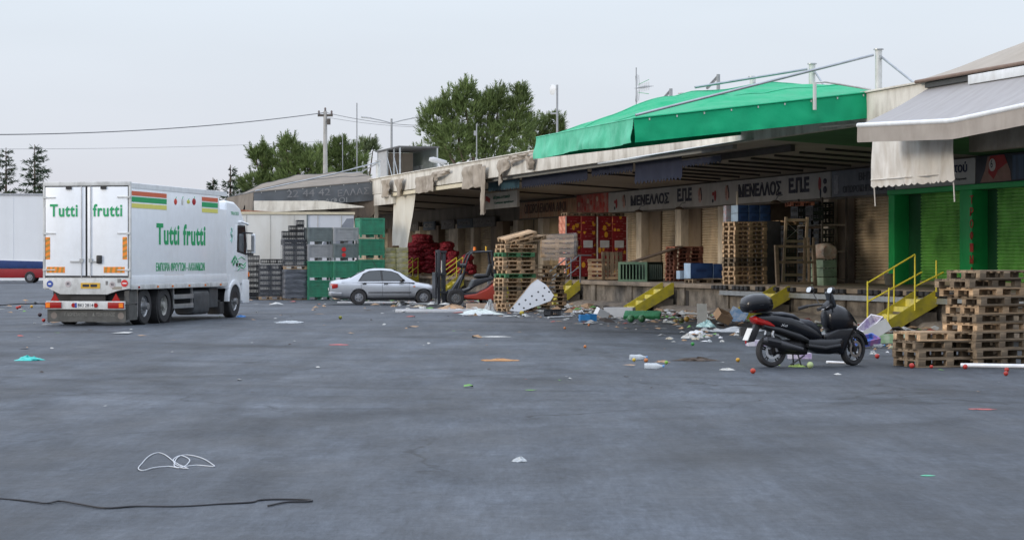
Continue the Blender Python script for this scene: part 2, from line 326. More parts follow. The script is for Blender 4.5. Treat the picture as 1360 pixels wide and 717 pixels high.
for a,b_,k in S:
    u0,u1=seg(a,b_); 
    if k=='S': shutter(u0,u1,shut_m)
    elif k=='T': shutter(u0,u1,shutd_m,ZT-.3)
    elif k=='SG': shutter(u0,u1,shutg_m)
    elif k=='P': MB().box(VF-.22,VF+.35,u0,u1,DZ,ZT).build('pillar',pil_m,B,bevel=.01)
    elif k=='PG': MB().box(VF-.22,VF+.35,u0,u1,DZ,ZT-.002).build('green_pillar',grn_m,B,bevel=.01)
    elif k=='B': MB().box(VF-.22,VF+.35,u0,u1,DZ,ZT).build('brown_pillar',brn_m,B,bevel=.01)
    elif k=='D': MB().box(VF+.12,VF+.35,u0,u1,DZ,ZT).build('door_panel',brn_m,B)
    elif k=='L':
        o=MB().box(VF+.12,VF+.35,u0,u1,DZ,ZT).build('door_panel',brl_m,B); um=(u0+u1)/2; MB().box(VF+.1,VF+.13,um-.04,um+.04,DZ,ZT).build('door_gap',dark_m,o)
    elif k=='DG': MB().box(VF+.3,VF+.35,u0,u1,DZ,ZT).build('green_recess_panel',dgrn_m,B)
    elif k=='O':
        uo0,uo1=u0,u1
ue=seg(482,490)[1]
MB().box(VF+.02,VF+.35,U0,U(1188,VF)-.02,ZT+.002,4.88).build('header_wall',wall_m,B)
MB().box(VF+.02,VF+.35,U(1188,VF),U1,ZT+.002,4.88).build('header_wall',wall_m,B)
MB().box(VF-.26,VF+.019,U0,U(1188,VF),ZT,ZT+.16).build('green_header',grn_m,B,bevel=.01)
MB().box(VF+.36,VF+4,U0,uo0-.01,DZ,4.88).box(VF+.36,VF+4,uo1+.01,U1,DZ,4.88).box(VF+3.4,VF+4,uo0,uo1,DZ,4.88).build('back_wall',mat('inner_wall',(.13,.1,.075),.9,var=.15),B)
MB().box(VF,VF+3.4,uo0,uo1,DZ-.1,DZ+.004).build('bay_floor',slab_m,B)
# roof, ceiling
VO=-1.5; ZP0,ZP1=5.22,6.02
MB().box(VO,VO+.22,U(1560,VO),U1,ZP0,ZP1).build('parapet',par_m,B,bevel=.02)
MB().box(VO-.06,VO+.28,U(1560,VO),U1,ZP1+.001,ZP1+.05).build('parapet_coping',par_m,B,bevel=.01)
MB().box(VO+.222,14,U0,U1,5.6,5.75).build('roof_slab',par_m,B)
uc=62.2
def ceil(u0,u1,m,n):
    MB().prism([(VO+.2,5.3),(VF+.3,4.89),(VF+.3,4.99),(VO+.2,5.4)],u0,u1,'y').build(n,m,B)
ceil(U0,uc-.01,ceilg_m,'green_ceiling'); ceil(uc+.01,U1,ceil_m,'ceiling')
beam=mat('dark_steel_beam',(.07,.065,.058),.7,.3,var=.2)
def czv(v): return 5.3-(v-VO-.2)*.0554
u=63.5
while u<U1:
    v0,v1=(1.6,5.2) if u<82 else (0,5.8)
    MB().prism([(v0,czv(v0)-.07),(v1,czv(v1)-.07),(v1,czv(v1)-.002),(v0,czv(v0)-.002)],u,u+.08,'y').build('ceiling_joist',beam,B); u+=1.9 if u<82 else 9
MB().box(.2,.34,63,76,5.0,5.19).build('steel_girder',beam,B)
MB().box(VO+.25,VO+.4,64,U1,5.1,5.29).build('edge_beam',mat('grey_beam',(.24,.24,.22),.8),B)
MB().box(VO,VO+.3,U0,U(1287,VO),4.25,ZP0-.003).build('drop_beam',mat('grey_beige_beam',(.33,.3,.25),.85,dirt=((.14,.12,.1),.5,1.5,(1,1,.4))),B)
MB().box(-.6,-.2,U0,U(1287,VO),4.9,5.25).build('inner_beam',grn_m,B)
# parapet stub on the left end
MB().box(VO-.02,VO+.2,U(522,VO),112,4.62,5.2).build('lower_fascia',par_m,B,bevel=.01)
MB().box(VO-.03,VO+.18,U(640,VO),U(520,VO),5.0,5.17).build('lower_trim',mat('cream_trim',(.62,.55,.4),.8,var=.1),B)
# smoke-blackened wall under the grey canopy (a partly burnt bay)
MB().box(VO+.1,VO+.3,112.3,128,3.6,5.2).build('bay_wall',mat('smoke_stained_wall',(.5,.45,.36),.9,var=.1,scale=.5,dirt=((.03,.025,.022),1,.35,(1,1,.5))),B)
MB().box(VO-.035,VO+.09,112.9,124,3.3,5.19).build('soot_stained_panel',mat('soot',(.055,.045,.04),.95,var=.5,scale=.8,dirt=((.28,.22,.16),.9,.6,(1,1,.5))),B)
# ---------------- roof posts with stays
rust=mat('stay_steel',(.34,.36,.38),.45,.6,var=.15)
pm=mat('grey_post_paint',(.55,.56,.54),.5,.1,var=.08,dirt=((.3,.25,.2),.4,3,(1,1,.4)))
UP=[54.6,58.6,62.7,68.5]
def post(u,lab,z=7.13,r=.09):
    t=thing('stay_post',lab,'post',P(u,VO+.35,5.75),ROT,'tubular posts along the roof edge')
    MB().cyl((0,0,0),(0,0,z-5.75),r,n=16).build('pole',pm,t,smooth=True); MB().cyl((0,0,z-5.749),(0,0,z-5.72),r*1.45,n=16).build('cap_plate',steel,t); MB().cbox((0,0,z-5.95),(.05,2*r*1.6,.1)).build('stay_lug',steel,t)
post(UP[0],'thick round steel post on the roof at the right end of the green canopy'); post(UP[1],'second round post behind the crest of the green canopy'); post(UP[2],'short looking post whose top just shows over the green canopy'); 
post(68.5,'farthest thin post behind the left slope of the green canopy',7.1,.07); post(112.6,'white post on the roof beside the corrugated roof cabin',7.0,.12); post(117,'low stub post on the roof over the grey canopy',6.6,.12)
def rod(lab,pts,r=.022,nm='stay_rod',m=None,cat='rod',grp='steel stay rods of the canopies'):
    pts=[Vector(p) for p in pts]; b0=pts[0].copy()
    o=MB().tube([p-b0 for p in pts],r,8).build(nm,m or rust,smooth=True); o.location=b0; return tag(o,lab,cat,grp)
rod('long stay rod from the right post down to the front corner of the green canopy',[P(54.6,VO+.2,7.0),P(54.62,-7.75,5.33)],.035)
rod('stay rod from the second post down to the green crest',[P(58.6,VO+.2,7.0),P(58.6,-4.6,6.42)],.035)
rod('short rod bracing the rightmost post down to the parapet on its right',[P(54.6,VO+.4,6.98),P(52.2,VO+.1,6.08)],.03)
rod('short rod bracing the second post down to the parapet',[P(58.6,VO+.4,6.98),P(57.4,VO+.4,6.1)],.03)
# ---------------- tarpaulin canopies (arched sheet over a frame held by stays)
def interp(x,xs,ys):
    for i in range(len(xs)-1):
        if x<=xs[i+1]: return ys[i]+(ys[i+1]-ys[i])*(x-xs[i])/(xs[i+1]-xs[i])
    return ys[-1]
def canopy(name,lab,u0,u1,m,ms,seed,zf=5.25,zb=6.07,drop=.6,ragged=0,edge_m=None,hs=.74):
    t=thing(name,lab,'canopy',P(u0,-1.5,zf),ROT); vf,vb=-7.8,-1.2; L_=u1-u0
    def top(a,b):
        v=vf+(vb-vf)*b+1.6*max(0,b-.999); h=interp(b,[0,.05,.22,.47,.76,1],[0,.12,.5,.78,.78,.6])*hs
        z=zf+(zb-zf)*b+h*(1-abs(2*a-1)**1.35)
        e=math.sin(PI*a)*min(1,b*6)
        z+=.07*e*noise.noise(Vector((a*6+seed,b*7,0)))+.05*e*noise.noise(Vector((a*14+b*9+seed,b*3,7)))+.14*e*abs(noise.noise(Vector((a*3+b*5,seed,b*1.5))))+.04*e*math.exp(-((a-.5)/.03)**2)
        return (v-vb+ (vb+1.5),a*L_,z-zf)
    rf_=MB().grid(top,60,54,(0,0,-.012)).build('tarpaulin_roof',m,t,smooth=True,fix=False)
    for a0 in (.0,.245,.5,.745):
        MB().tube([Vector(top(a0+.003,j/40))+Vector((0,0,.012)) for j in range(41)],.016,5).build('seam',edge_m or ms,rf_,smooth=True)
    MB().tube([Vector(top(i/40,.0))+Vector((-.015,0,0)) for i in range(41)],.02,5).build('hem',edge_m or ms,rf_,smooth=True)
    MB().tube([Vector(top(.0,j/40))+Vector((0,-.03,-.0)) for j in range(41)],.02,5).build('hem',m,rf_,smooth=True)
    for q in range(9): MB().cbox(tuple(Vector(top(0,.06+q*.11))+Vector((0,-.045,-.06))),(.03,.012,.05)).build('eyelet_strap',pm,rf_)
    def side(pa,pb,nx,depth,lo,wv,sd,cutf=None):
        def f(a,b):
            p=Vector(pa).lerp(Vector(pb),a); nrm=Vector(nx); fold=noise.noise(Vector((a*11+sd,b*.8,0)))+.5*noise.noise(Vector((a*31+sd,b*2,1)))
            d=depth(a)*(1-(cutf(a) if cutf else 0))
            p=p+nrm*(wv*fold*b+.06*b*math.sin(b*2)+.02)-Vector((0,0,d*b)); return p
        return f
    cut=(lambda a:max(0,noise.noise(Vector((a*9+3,seed,0))))*1.3*ragged) if ragged else None
    o=MB().grid(side((vf+1.5,0,0),(vf+1.5,L_,0),(-1,0,0),lambda a:drop+.03*math.sin(a*9),0,.11,seed,cut),70,8,(.012,0,0))
    o.build('front_valance',ms,t,smooth=True,fix=False)
    MB().grid(side((vf+1.5,0,0),(vb+1.5,0,zb-zf),(0,-1,0),lambda a:drop+.06*a,0,.07,seed+5),60,8,(0,.012,0)).build('end_valance',m if not edge_m else edge_m,t,smooth=True,fix=False)
    MB().grid(side((vf+1.5,L_,0),(vb+1.5,L_,zb-zf),(0,1,0),lambda a:drop,0,.06,seed+9),30,5,(0,-.012,0)).build('end_valance',m if not edge_m else edge_m,t,smooth=True,fix=False)
    for q in (0.04,L_/2,L_-.04): MB().tube([(vf+1.55,q,-.05),(vb+1.5,q,zb-zf-.05)],.035).build('frame_arm',rust,t,smooth=True)
    MB().tube([(vf+1.55,0,-.05),(vf+1.55,L_,-.05)],.035).build('front_bar',rust,t,smooth=True)
    return t
green_t=mat('green_tarpaulin',(.001,.35,.155),.55,var=.15,scale=1.2,bump=(.5,2.5),dirt=((.004,.22,.10),.6,1.2,(1,1,1)),spec=.25)
green_l=mat('lit_green_tarpaulin',(.08,.50,.30),.45,var=.12,scale=1.5,bump=(.6,3.5),dirt=((.03,.33,.18),.8,1.6,(1,1,.6)))  # paler green paints light from the left onto the front valance
gc=canopy('green_canopy','bright green arched tarpaulin canopy jutting out from the roof on stay rods',54.6,62.7,green_t,green_l,2.0)
MB().tube([(-1.5,-.1,.35),(-1.5,-.12,.98),(-1.2,-.12,1.02),(.1,-.08,.86)],.03).build('bracket_bar',pm,gc,smooth=True)
MB().tube([(-1.5,-.14,.3),(-1.5,-.14,1.0)],.05).build('bracket_post',pm,gc,smooth=True)
MB().tube([(-1.2,.3,-.1),(.1,.3,.02)],.03).build('bracket_bar',pm,gc,smooth=True)
grey_t=mat('lit_brown_tarpaulin',(.2,.17,.135),.8,var=.15,scale=1,bump=(.25,3),dirt=((.17,.15,.13),.6,1.2,(1,1,1)))
grey_s=mat('shaded_grey_tarpaulin',(.11,.12,.13),.7,var=.15,scale=1.2,bump=(.25,3),dirt=((.09,.09,.09),.5,1.1,(1,1,1)))  # lighter brown and bluish grey paint the lit and shaded faces
yc=canopy('grey_canopy','grey and brown tarpaulin canopy far down the row with faded lettering',112.4,121.6,grey_t,grey_t,9.0,zb=5.95,zf=5.3,ragged=.55,edge_m=grey_s,drop=.95,hs=.9)
ft=mat('faded_letter_paint',(.2,.2,.205),.8,var=.2)
text('22 44 42','phone_number',ft,yc,(-4.6,-.2,-.27),(1,0,.06),(0,0,1),2.3,.36,ext=.01)
text('ΕΛΛΑΣ ΑΕ','lettering',ft,yc,(-1.9,-.2,-.2),(1,0,.1),(0,0,1),2.5,.34,ext=.01)
text('ΑΓΡΟ  ΑΦΟΙ','lettering',mat('very_faded_paint',(.24,.25,.25),.8),yc,(-4.2,-.22,-.72),(1,0,.08),(0,0,1),2.8,.28,ext=.01)
rod('stay rod over the grey canopy from the post beside the roof cabin',[P(112.5,VO+.35,6.95),P(112.5,-3.5,6.3),P(112.5,-7.7,5.36)],.035)
rod('second stay rod crossing behind the grey canopy crest',[P(112.7,VO+.35,6.9),P(116.8,VO+.35,6.6),P(117,-5,6.2)],.035)
# sheet-metal awning strip below the green canopy and far part
MB().prism([(-4.7,4.7),(-1.45,5.25),(-1.45,5.29),(-4.7,4.74)],0,4.6,'y').build('metal_awning_sheet',mat('corrugated_grey',(.5,.51,.5),.6,.2,var=.15,dirt=((.25,.24,.22),.5,2,(1,.3,1)))).matrix_world=Matrix.Translation(P(61.8,0,0))@Matrix.Rotation(ROT,4,'Z')
tag(bpy.data.objects['metal_awning_sheet'],'pale sheet-metal awning sloping out from under the left end of the green canopy','awning')
# ---------------- retractable awning at the right
aw=mat('grey_awning_cloth',(.31,.30,.30),.8,var=.06,scale=.8,stretch=(1,4,1),dirt=((.25,.24,.23),.4,1.0,(1,3,1)))
awv=mat('beige_awning_valance',(.36,.32,.28),.85,var=.08,scale=1,dirt=((.22,.19,.16),.5,1.2,(1,1,.5)))
t=thing('retractable_awning','dusty grey retractable awning with a kinked white front bar over the green shop','awning',P(51.3,-3.34,4.95),ROT)
us=[51.3,46.75,40.5]; zs=[4.95,4.76,5.0]
def awz(u): return interp(-u,[-51.3,-46.75,-40.5],[4.95,4.76,5.0])
MB().grid(lambda a,b:((b*1.85),-(10.8*a),(awz(51.3-10.8*a)*(1-b)+5.88*b)-4.95-.05*math.sin(PI*b)+.015*math.sin(a*60)*(1-b)),60,10,(0,0,-.012)).build('awning_cloth',aw,t,smooth=True,fix=False)
MB().tube([(0,51.3*0,0),(0,-4.4,-.185),(0,-4.7,-.185),(0,-10.8,.05)],.06,12).build('front_bar',white,t,smooth=True)
MB().grid(lambda a,b:(-.03+.03*noise.noise(Vector((a*14,b,0)))*b,-10.8*a,awz(51.3-10.8*a)-4.95-.04-.36*b),60,4,(.012,0,0)).build('valance',awv,t,smooth=True,fix=False)
MB().box(1.75,1.9,-10.8,.0,.93,1.05).build('cassette',mat('dark_cassette',(.06,.06,.06),.6),t)
for q in (-.8,-6): MB().tube([(0,q,-.15),(.9,q+1.0,.1),(1.84,q,.45)],.03).build('folding_arm',steel,t,smooth=True)
# hanging white curtain
cur=mat('dirty_white_canvas',(.74,.71,.66),.85,var=.06,scale=1.5,dirt=((.42,.35,.27),.7,1.2,(1,1.5,.5)),bump=(.2,4))
ua,ub=50.0,46.4; vc=-2.1
uL,uR=U(1158,vc),U(1270,vc); YL=CA*uL+SA*vc; zt=ZH(170,uL,vc); zb_=ZH(250,uL,vc)
t=thing('canvas_curtain','white canvas curtain with a scalloped hem hanging below the grey awning','curtain',P(uL,vc,zb_),ROT)
def cf(a,b):
    z=(zt-zb_)*(1-b)+.12*a*(1-b)+ .02; fold=noise.noise(Vector((a*5+b*1.2,b*.6,4)))*.16+noise.noise(Vector((a*13-b*2,b,2)))*.05
    dz=0
    if b>.93: dz=-.05*abs(math.sin(a*PI*14))+.03
    return (fold*(.2+b*.8),(uR-uL)*a+.04*math.sin(b*5)*(a-.5),z+dz-.05*math.sin(PI*a)*b*0)
MB().grid(cf,140,28,(.01,0,0)).build('canvas',cur,t,smooth=True,fix=False)
MB().tube([(-.02,0,.2),(-.02,uR-uL,.2)],.018).build('hem_bar',cur,t,smooth=True)
for a in (.03,.97): MB().tube([(0,(uR-uL)*a,.05),(.03,(uR-uL)*a,-.45)],.018).build('cord',cur,t,smooth=True)
# beige roof tarp above the right awning
rt=mat('beige_roof_tarpaulin',(.33,.29,.24),.8,var=.08,scale=.7,dirt=((.27,.24,.2),.4,.9,(1,1,1)),bump=(.15,2))
t=thing('roof_tarpaulin','beige vaulted tarpaulin roof rising behind the parapet at the right edge','canopy',P(51.6,-1.5,6.05),ROT)
MB().grid(lambda a,b:(-.15+6.5*b,-14*a,.02+2.3*math.sin(b*PI/2)*(.55+.45*min(1,a*3+b*.6))*1.0+.03*noise.noise(Vector((a*9,b*5,0)))),30,20,(0,0,-.015)).build('tarpaulin_sheet',rt,t,smooth=True,fix=False)
MB().tube([(-.17,0,0),(-.17,-14,0)],.045,10).build('edge_hem',mat('brown_hem',(.2,.14,.11),.8),t,smooth=True)
MB().box(-.22,-.1,-14,-2.6,-.28,-.07).build('gutter',white,t,bevel=.01)
# ---------------- navy scalloped valances inside the canopy edge
navy=mat('navy_awning_cloth',(.006,.009,.026),.85,var=.15)
teal=mat('dark_teal_cloth',(.02,.06,.08),.85,var=.15)
def valance(lab,p0,p1,yt,yb,m=navy,v=-.9):
    uL,uR=U(p0,v),U(p1,v); z1=ZH(yt,uR,v); z0=ZH(yb,uR,v); h=z1-z0
    t=thing('scalloped_valance',lab,'valance',P(uL,v,z0),ROT,'navy scalloped valances under the roof edge')
    n=int(abs(uL-uR)/.3)
    MB().grid(lambda a,b:(.05*noise.noise(Vector((a*8,b,uL))),(uR-uL)*a,h*(1-b)+(.12*abs((a*n)%1-.5)*2-.03)*(b>.99)),n*4,5,(.01,0,0)).build('cloth',m,t,fix=False)
    MB().tube([(0,0,h),(0,uR-uL,h)],.02).build('roller',beam,t)
valance('dark teal scalloped valance, farthest left of the hanging valances',648,690,237,250,teal)
valance('long navy scalloped valance right of the teal one',693,780,224,240)
valance('narrow navy valance under the left part of the green canopy',786,840,214,228)
valance('deep navy valance, the tallest, hanging in the middle of the row',843,905,208,238)
valance('navy valance at the right of the deep one',906,958,206,216)
# ---------------- torn cloth left on the far parapet
torn=mat('torn_beige_canvas',(.36,.31,.25),.9,var=.15,scale=3,dirt=((.18,.15,.12),.6,2.5,(1,1,.5)),bump=(.3,6))
def rag(lab,p0,p1,yt,yb,shape=0,v=-1.62):
    uL,uR=U(p0,v),U(p1,v); z1=ZH(yt,uL,v); z0=ZH(yb,uL,v); h=z1-z0; sd=p0
    t=tag(MB().grid(lambda a,b:(-.10*abs(noise.noise(Vector((a*5,b*2,sd))))*1.6-.03-.1*b*math.sin(a*9+sd),(uR-uL)*(a if shape==0 else (a if shape==1 else (.5+(a-.5)*(1-.75*b)))) ,h*(1-b*(1-.25*abs(noise.noise(Vector((a*4,sd,0)))))*(1 if shape!=1 else (.25+.75*(1-a))))),16,10,(.012,0,0)).build('torn_canvas',torn,smooth=True,fix=False),lab,'torn canvas','torn canvas strips on the far parapet'); t.location=P(uL,v,z0); t.rotation_euler=(0,0,ROT)
rag('crumpled canvas scrap, leftmost on the far parapet',508,520,240,263); rag('second crumpled canvas scrap hanging on the far parapet',525,537,239,262,2)
rag('square canvas flap hanging near the top of the white curtain',553,577,236,258); rag('bunched canvas left on top of the parapet above the square flap',575,598,229,243,1)
rag('large square canvas flap hanging left of the teal valance',617,641,222,252); rag('long narrow canvas strip hanging lowest of all',638,646,222,286,2)
rag('pointed canvas strip near the end of the parapet',663,677,213,247,1); rag('folded canvas draped over the parapet end',677,705,208,222,1); rag('small canvas tail beside the green canopy',699,712,208,227,2)
# leaning white sheet curtain at left
v=-1.3; uL,uR=U(523,v),U(552,v); z1=ZH(258,U(538,v),v); z0=ZH(345,U(538,v),v)
def wc(a,b):
    x=(uR-uL)*(a*(1-.38*b)); return (.15*noise.noise(Vector((a*4,b*2,1))),x-(uL-uR)*(.12*b)*0+.35*b,(z1-z0)*(1-b*(.78+.22*(a>.55))))
t=tag(MB().grid(wc,30,24,(.01,0,0)).build('white_curtain',mat('cream_canvas',(.68,.65,.56),.85,var=.05,scale=1,dirt=((.5,.45,.35),.4,1.2,(1,2,.4))),smooth=True,fix=False),'tall cream curtain sheet narrowing downward at the left end of the dock','curtain'); t.location=P(uL,v,z0); t.rotation_euler=(0,0,ROT)
# ---------------- signs
def sign(lab,p0,p1,z0,z1,m,v=VF-.12,nm='shop_sign',grp=None,thick=.1):
    uL,uR=U(p0,v),U(p1,v); t=thing(nm,lab,'sign',P(uL,v,z0),ROT,grp)
    MB().box(0,thick,-(uL-uR),0,0,z1-z0).build('board',m,t,bevel=.008); t['w']=uL-uR; return t,uL-uR
bt=mat('black_letter_paint',(.012,.014,.03),.6); 
def st(t,s,px0,px1,p0,zb,h,m,bold=.02,v=VF-.12,**k):   # text between pixel columns on a sign starting at px p0
    u0=U(p0,v); a=u0-U(px0,v); w=U(px0,v)-U(px1,v)
    return text(s,'lettering',m,t,(-.012,-a,zb),(0,-1,0),(0,0,1),w,h,bold=bold,ext=.01,**k)
wb=mat('dusty_white_board',(.44,.43,.40),.7,var=.08,scale=1,dirt=((.24,.22,.18),.45,1.3,(1,1,.5)))
t,w=sign('long dusty white shop sign with bold black Greek lettering and hand emblems',808,1103,3.95,4.85,wb)
red=mat('dark_red_paint',(.28,.02,.02),.6); skin=mat('pale_skin_paint',(.5,.3,.24),.7)
for a,b_,h in ((838,889,.5),(981,1038,.56)): st(t,'ΜΕΝΕΛΑΟΣ',a,b_,808,.2,h,bt,bold=.042)
for a,b_ in ((900,919),(1048,1075)): st(t,'Ε.Π.Ε',a,b_,808,.24,.56,bt,bold=.05)
def onsign(px,p0,v=VF-.12): return -(U(p0,v)-U(px,v))
def thumb(px,flip=1):
    y=onsign(px,808); mb=MB(); mb.M=Matrix.Translation((0,y,.15))
    mb.ball((-.015,0,.2),(.02,.17,.2),12,8); mb.tube([(-.018,.02*flip,.3),(-.02,.05*flip,.45),(-.02,0,.58)],[.07,.06,.04]); 
    mb.build('hand_emblem',skin,t,smooth=True)
    mb=MB(Matrix.Translation((0,y,.15)))
    for k in range(4): mb.cbox((-.036,.05,.1+k*.06),(.01,.16,.012))
    mb.tube([(-.01,-.16*flip,.1),(-.01,-.18*flip,.3),(-.01,-.07*flip,.6)],.018); mb.build('emblem_outline',bt,t)
for px,f in ((829,1),(930,1),(966,1)): thumb(px,f)
def blob(px,m,dy=0,dz=0,r=.15,rz=.2):
    MB().ball((-.012,onsign(px,808)+dy,.38+dz),(.02,r,rz),12,7).build('fruit_emblem',m,t,smooth=True)
for px in (819,950): blob(px,red,0,0,.12,.22); blob(px,red,.2,.08,.12,.08); blob(px,bt,.24,-.2,.08,.08)
blob(1089,red,0,.12,.12,.25); blob(1096,bt,0,.2,.16,.1); blob(1096,bt,0,-.1,.16,.13); blob(1090,bt,0,-.2,.06,.2)
for px in (848,902,1030): 
    b=thing('wall_lamp',{848:'small dusty lamp on the white sign above the leftmost tan shutter',902:'small dusty lamp below the lettering in the middle of the white sign',1030:'small lamp with a bent arm at the right half of the white sign'}[px],'lamp',P(U(px,VF-.4),VF-.4,3.86),ROT,'small lamps under the white sign')
    MB().lathe([(0,.12),(.1,.1),(.22,.02),(.2,0),(0,.02)],(0,0,0)).build('lamp_shade',brn_m,b,smooth=True); MB().tube([(0,0,.1),(.1,0,.25),(.3,0,.3)],.02).build('arm',steel,b)
# left printed sign
ob=mat('orange_print_board',(.48,.33,.2),.7,var=.3,scale=2.5,stretch=(1,1.5,.5),dirt=((.45,.12,.08),.7,2.0,(1,1,.4)))
t,w=sign('faded orange and cream sign crowded with narrow brown letters',690,766,3.95,4.78,ob)
st(t,'ΟΠΩΡΟΛΕΜΟΝΙΑ ΑΦΟΙ',697,752,690,.22,.5,mat('brown_letter',(.12,.07,.06),.7),bold=.012)
t,w=sign('red and pink fruit-print sign between the orange sign and the white one',766,807,3.98,4.88,mat('red_pink_print',(.45,.08,.06),.7,var=.3,scale=3,dirt=((.5,.36,.3),.95,1.6,(1,1,1))))
for k in range(9): MB().ball((-.01,-w*(.08+.1*k),.45+.22*math.sin(k*2.3)),(.02,.15,.13),10,6).build('fruit_print',mat('print_red',(.5,.06,.04),.7) if k%3 else mat('print_cream',(.5,.38,.28),.7),t,smooth=True)
# grey sign behind canvas
gb=mat('grey_blue_board',(.2,.22,.25),.7,var=.08,dirt=((.13,.13,.14),.5,1.2,(1,1,.5)))
t,w=sign('dark grey sign with faint lettering left of the green shop',1104.5,1187,3.95,4.85,gb)
gl=mat('dim_letter',(.085,.09,.11),.7); st(t,'ΒΗΤΑ',1141,1165,1104.5,.5,.27,gl,.015); st(t,'ΟΠΩΡΟΚΗΠΕΥΤΙΚΑ',1120,1178,1104.5,.12,.24,gl,.008)
MB().box(-.014,-.002,onsign(1114,1104.5),onsign(1108,1104.5),.1,.75).build('column_print',mat('dim_print',(.3,.31,.34),.7,var=.3,scale=8),t)
t,w=sign('white sign with dark lettering partly hidden by the canvas curtain',1188.5,1295,4.06,4.85,mat('plain_white_board',(.5,.5,.49),.6,var=.05))
st(t,'Χρήστού',1240,1285,1188.5,.3,.4,mat('navy_letter',(.02,.03,.08),.6),.02); st(t,'Οπωροκηπευτικά',1250,1285,1188.5,.14,.1,mat('navy_letter',()),0) if 0 else None
st(t,'Φρούτα Λαχανικά',1258,1284,1188.5,.13,.09,bt,.0)
t,w=sign('dark photo banner with a red apron and white round badge at the right edge',1296,1420,4.06,4.88,mat('dark_photo_print',(.03,.035,.05),.5,var=.4,scale=1.5))
onb=lambda px:onsign(px,1296)
MB().prism([(onb(1302),0.02),(onb(1308),.35),(onb(1312),.78),(onb(1334),.8),(onb(1342),.3),(onb(1343),.02)],-.008,-.001,'x').build('figure_print',mat('arm_print',(.36,.2,.16),.6,var=.15),t)
MB().prism([(onb(1313),.3),(onb(1315),.79),(onb(1334),.8),(onb(1338),.55),(onb(1326),.36),(onb(1320),.1)],-.014,-.009,'x').build('apron_print',mat('apron_print_red',(.4,.03,.03),.6,var=.2),t)
MB().cyl((-.02,onb(1318.5),.52),(-.015,onb(1318.5),.52),.19,n=24).build('badge',mat('badge_white',(.6,.58,.56),.6),t)
text('6','badge_mark',bt,t,(-.021,onb(1316.5),.44),(0,-1,0),(0,0,1),.12,.24,ext=.004)
MB().box(-.012,-.001,onb(1400),onb(1345),.05,.75).build('blue_print',mat('blue_glass_print',(.05,.09,.16),.5,var=.4,scale=2,stretch=(1,3,.3)),t)
# hanging boxed sign at left, small signs above far shutters
v=2.2; u=U(688,v); w=U(638,v)-u; t=thing('hanging_sign','white box sign with green and red marks hanging under the canopy roof','sign',P(U(637,v),v,ZH(279,U(637,v),v)),ROT)
MB().box(0,.12,-w,0,0,.78).build('board',wb,t,bevel=.01)
gm=mat('dark_green_print',(.02,.12,.08),.6); text('Κηπευτικά','lettering',gm,t,(-.012,-w*.38,.42),(0,-1,0),(0,0,1),w*.45,.2,bold=.03,shear=.3,ext=.01); text('Εμπόριο φρούτων','lettering',gm,t,(-.012,-w*.42,.2),(0,-1,0),(0,0,1),w*.5,.13,bold=.02,ext=.01)
MB().prism([(-w*.08,.35),(-w*.08,.6),(-w*.2,.65),(-w*.3,.5),(-w*.28,.3),(-w*.2,.42)],-.012,-.001,'x').build('red_mark',red,t)
for q in (.15,.85): MB().tube([(.05,-w*q,.78),(.05,-w*q,1.3)],.012).build('hanger',steel,t)
for i,(a,b_) in enumerate(((628,657),(607,627),(586,603),(562,577),(540,555))):
    t,w=sign(['grey sign with dim letters above the tan shutter nearest the hanging sign','dim dark sign above the second tan shutter, right of the tallest onion sacks','dark bluish sign above a shutter behind the onion sacks','dim sign above the shutter left of the onion sack peak','dim sign beside the cream curtain at the far left'][i],a,b_,3.62,4.15,mat('dim_sign_board%d'%(i%2),((.16,.15,.14),(.1,.12,.14))[i%2],.8,var=.2),v=VF-.3)
    text(['ΟΠΩΡΙΚΑ','ΦΡΟΥΤΑ','ΑΦΟΙ','ΟΕ','ΑΕ'][i],'lettering',mat('dim_sign_text',(.26,.25,.23),.8),t,(-.012,-w*.12,.16),(0,-1,0),(0,0,1),w*.76,.24,bold=.02,ext=.01)
# red vertical lettering on the green pillar
for k,ch in enumerate('ΤΡΟΦΙΜΑ'):
    text(ch,'pillar_lettering',mat('red_letter_paint',(.5,.05,.03),.6),B,(VF-.232,U(1288.5,VF-.23),3.45-k*.36),(0,-1,0),(0,0,1),.2,.26,bold=.02,ext=.01)
# ============================================================ lorry
def wheel(name,parent,loc,r,w,rim_m,side=1,spokes=0,hub=0,dish=.1,rz=0):
    # axle along local x; side=+1: outer face towards +x
    t=link(name,MB().lathe([(r*.60,-w/2),(r*.93,-w/2),(r,-w/2+.03),(r,w/2-.03),(r*.93,w/2),(r*.60,w/2),(r*.58,w/2-.02),(r*.58,-w/2+.02),(r*.60,-w/2)],ax=(1,0,0),n=36).mesh('tyre',rubber,smooth=True,angle=.5),parent,loc,(0,0,rz))
    s=side*w/2
    rm=MB().lathe([(r*.62,s*.98),(r*.60,s*.9),(r*.55,s*.6),(r*.52,s-side*dish),(r*.2,s-side*dish*.8),(r*.19,s+side*hub),(0,s+side*hub)],ax=(1,0,0),n=30)
    rm.build('rim',rim_m,t,smooth=True,angle=.6)
    nb=MB()
    for k in range(10 if not spokes else 5):
        an=2*PI*k/(10 if not spokes else 5); nb.cyl((s-side*dish*.9,math.cos(an)*r*.36,math.sin(an)*r*.36),(s-side*dish*.55,math.cos(an)*r*.36,math.sin(an)*r*.36),r*.05 if not spokes else r*.07,n=8)
    nb.build('wheel_nuts' if not spokes else 'hub_openings',steel if not spokes else black,t)
    return t
lw=mat('lorry_white_paint',(.84,.87,.90),.32,var=.03,coat=.3,dirt=((.6,.6,.58),.4,1.2,(1,1,.4)))
lg=mat('grimy_white_paint',(.6,.61,.6),.5,var=.08,dirt=((.2,.19,.17),.6,2.5,(1,1,.6)))
gp=mat('green_letter_vinyl',(.01,.34,.12),.45,var=.03)
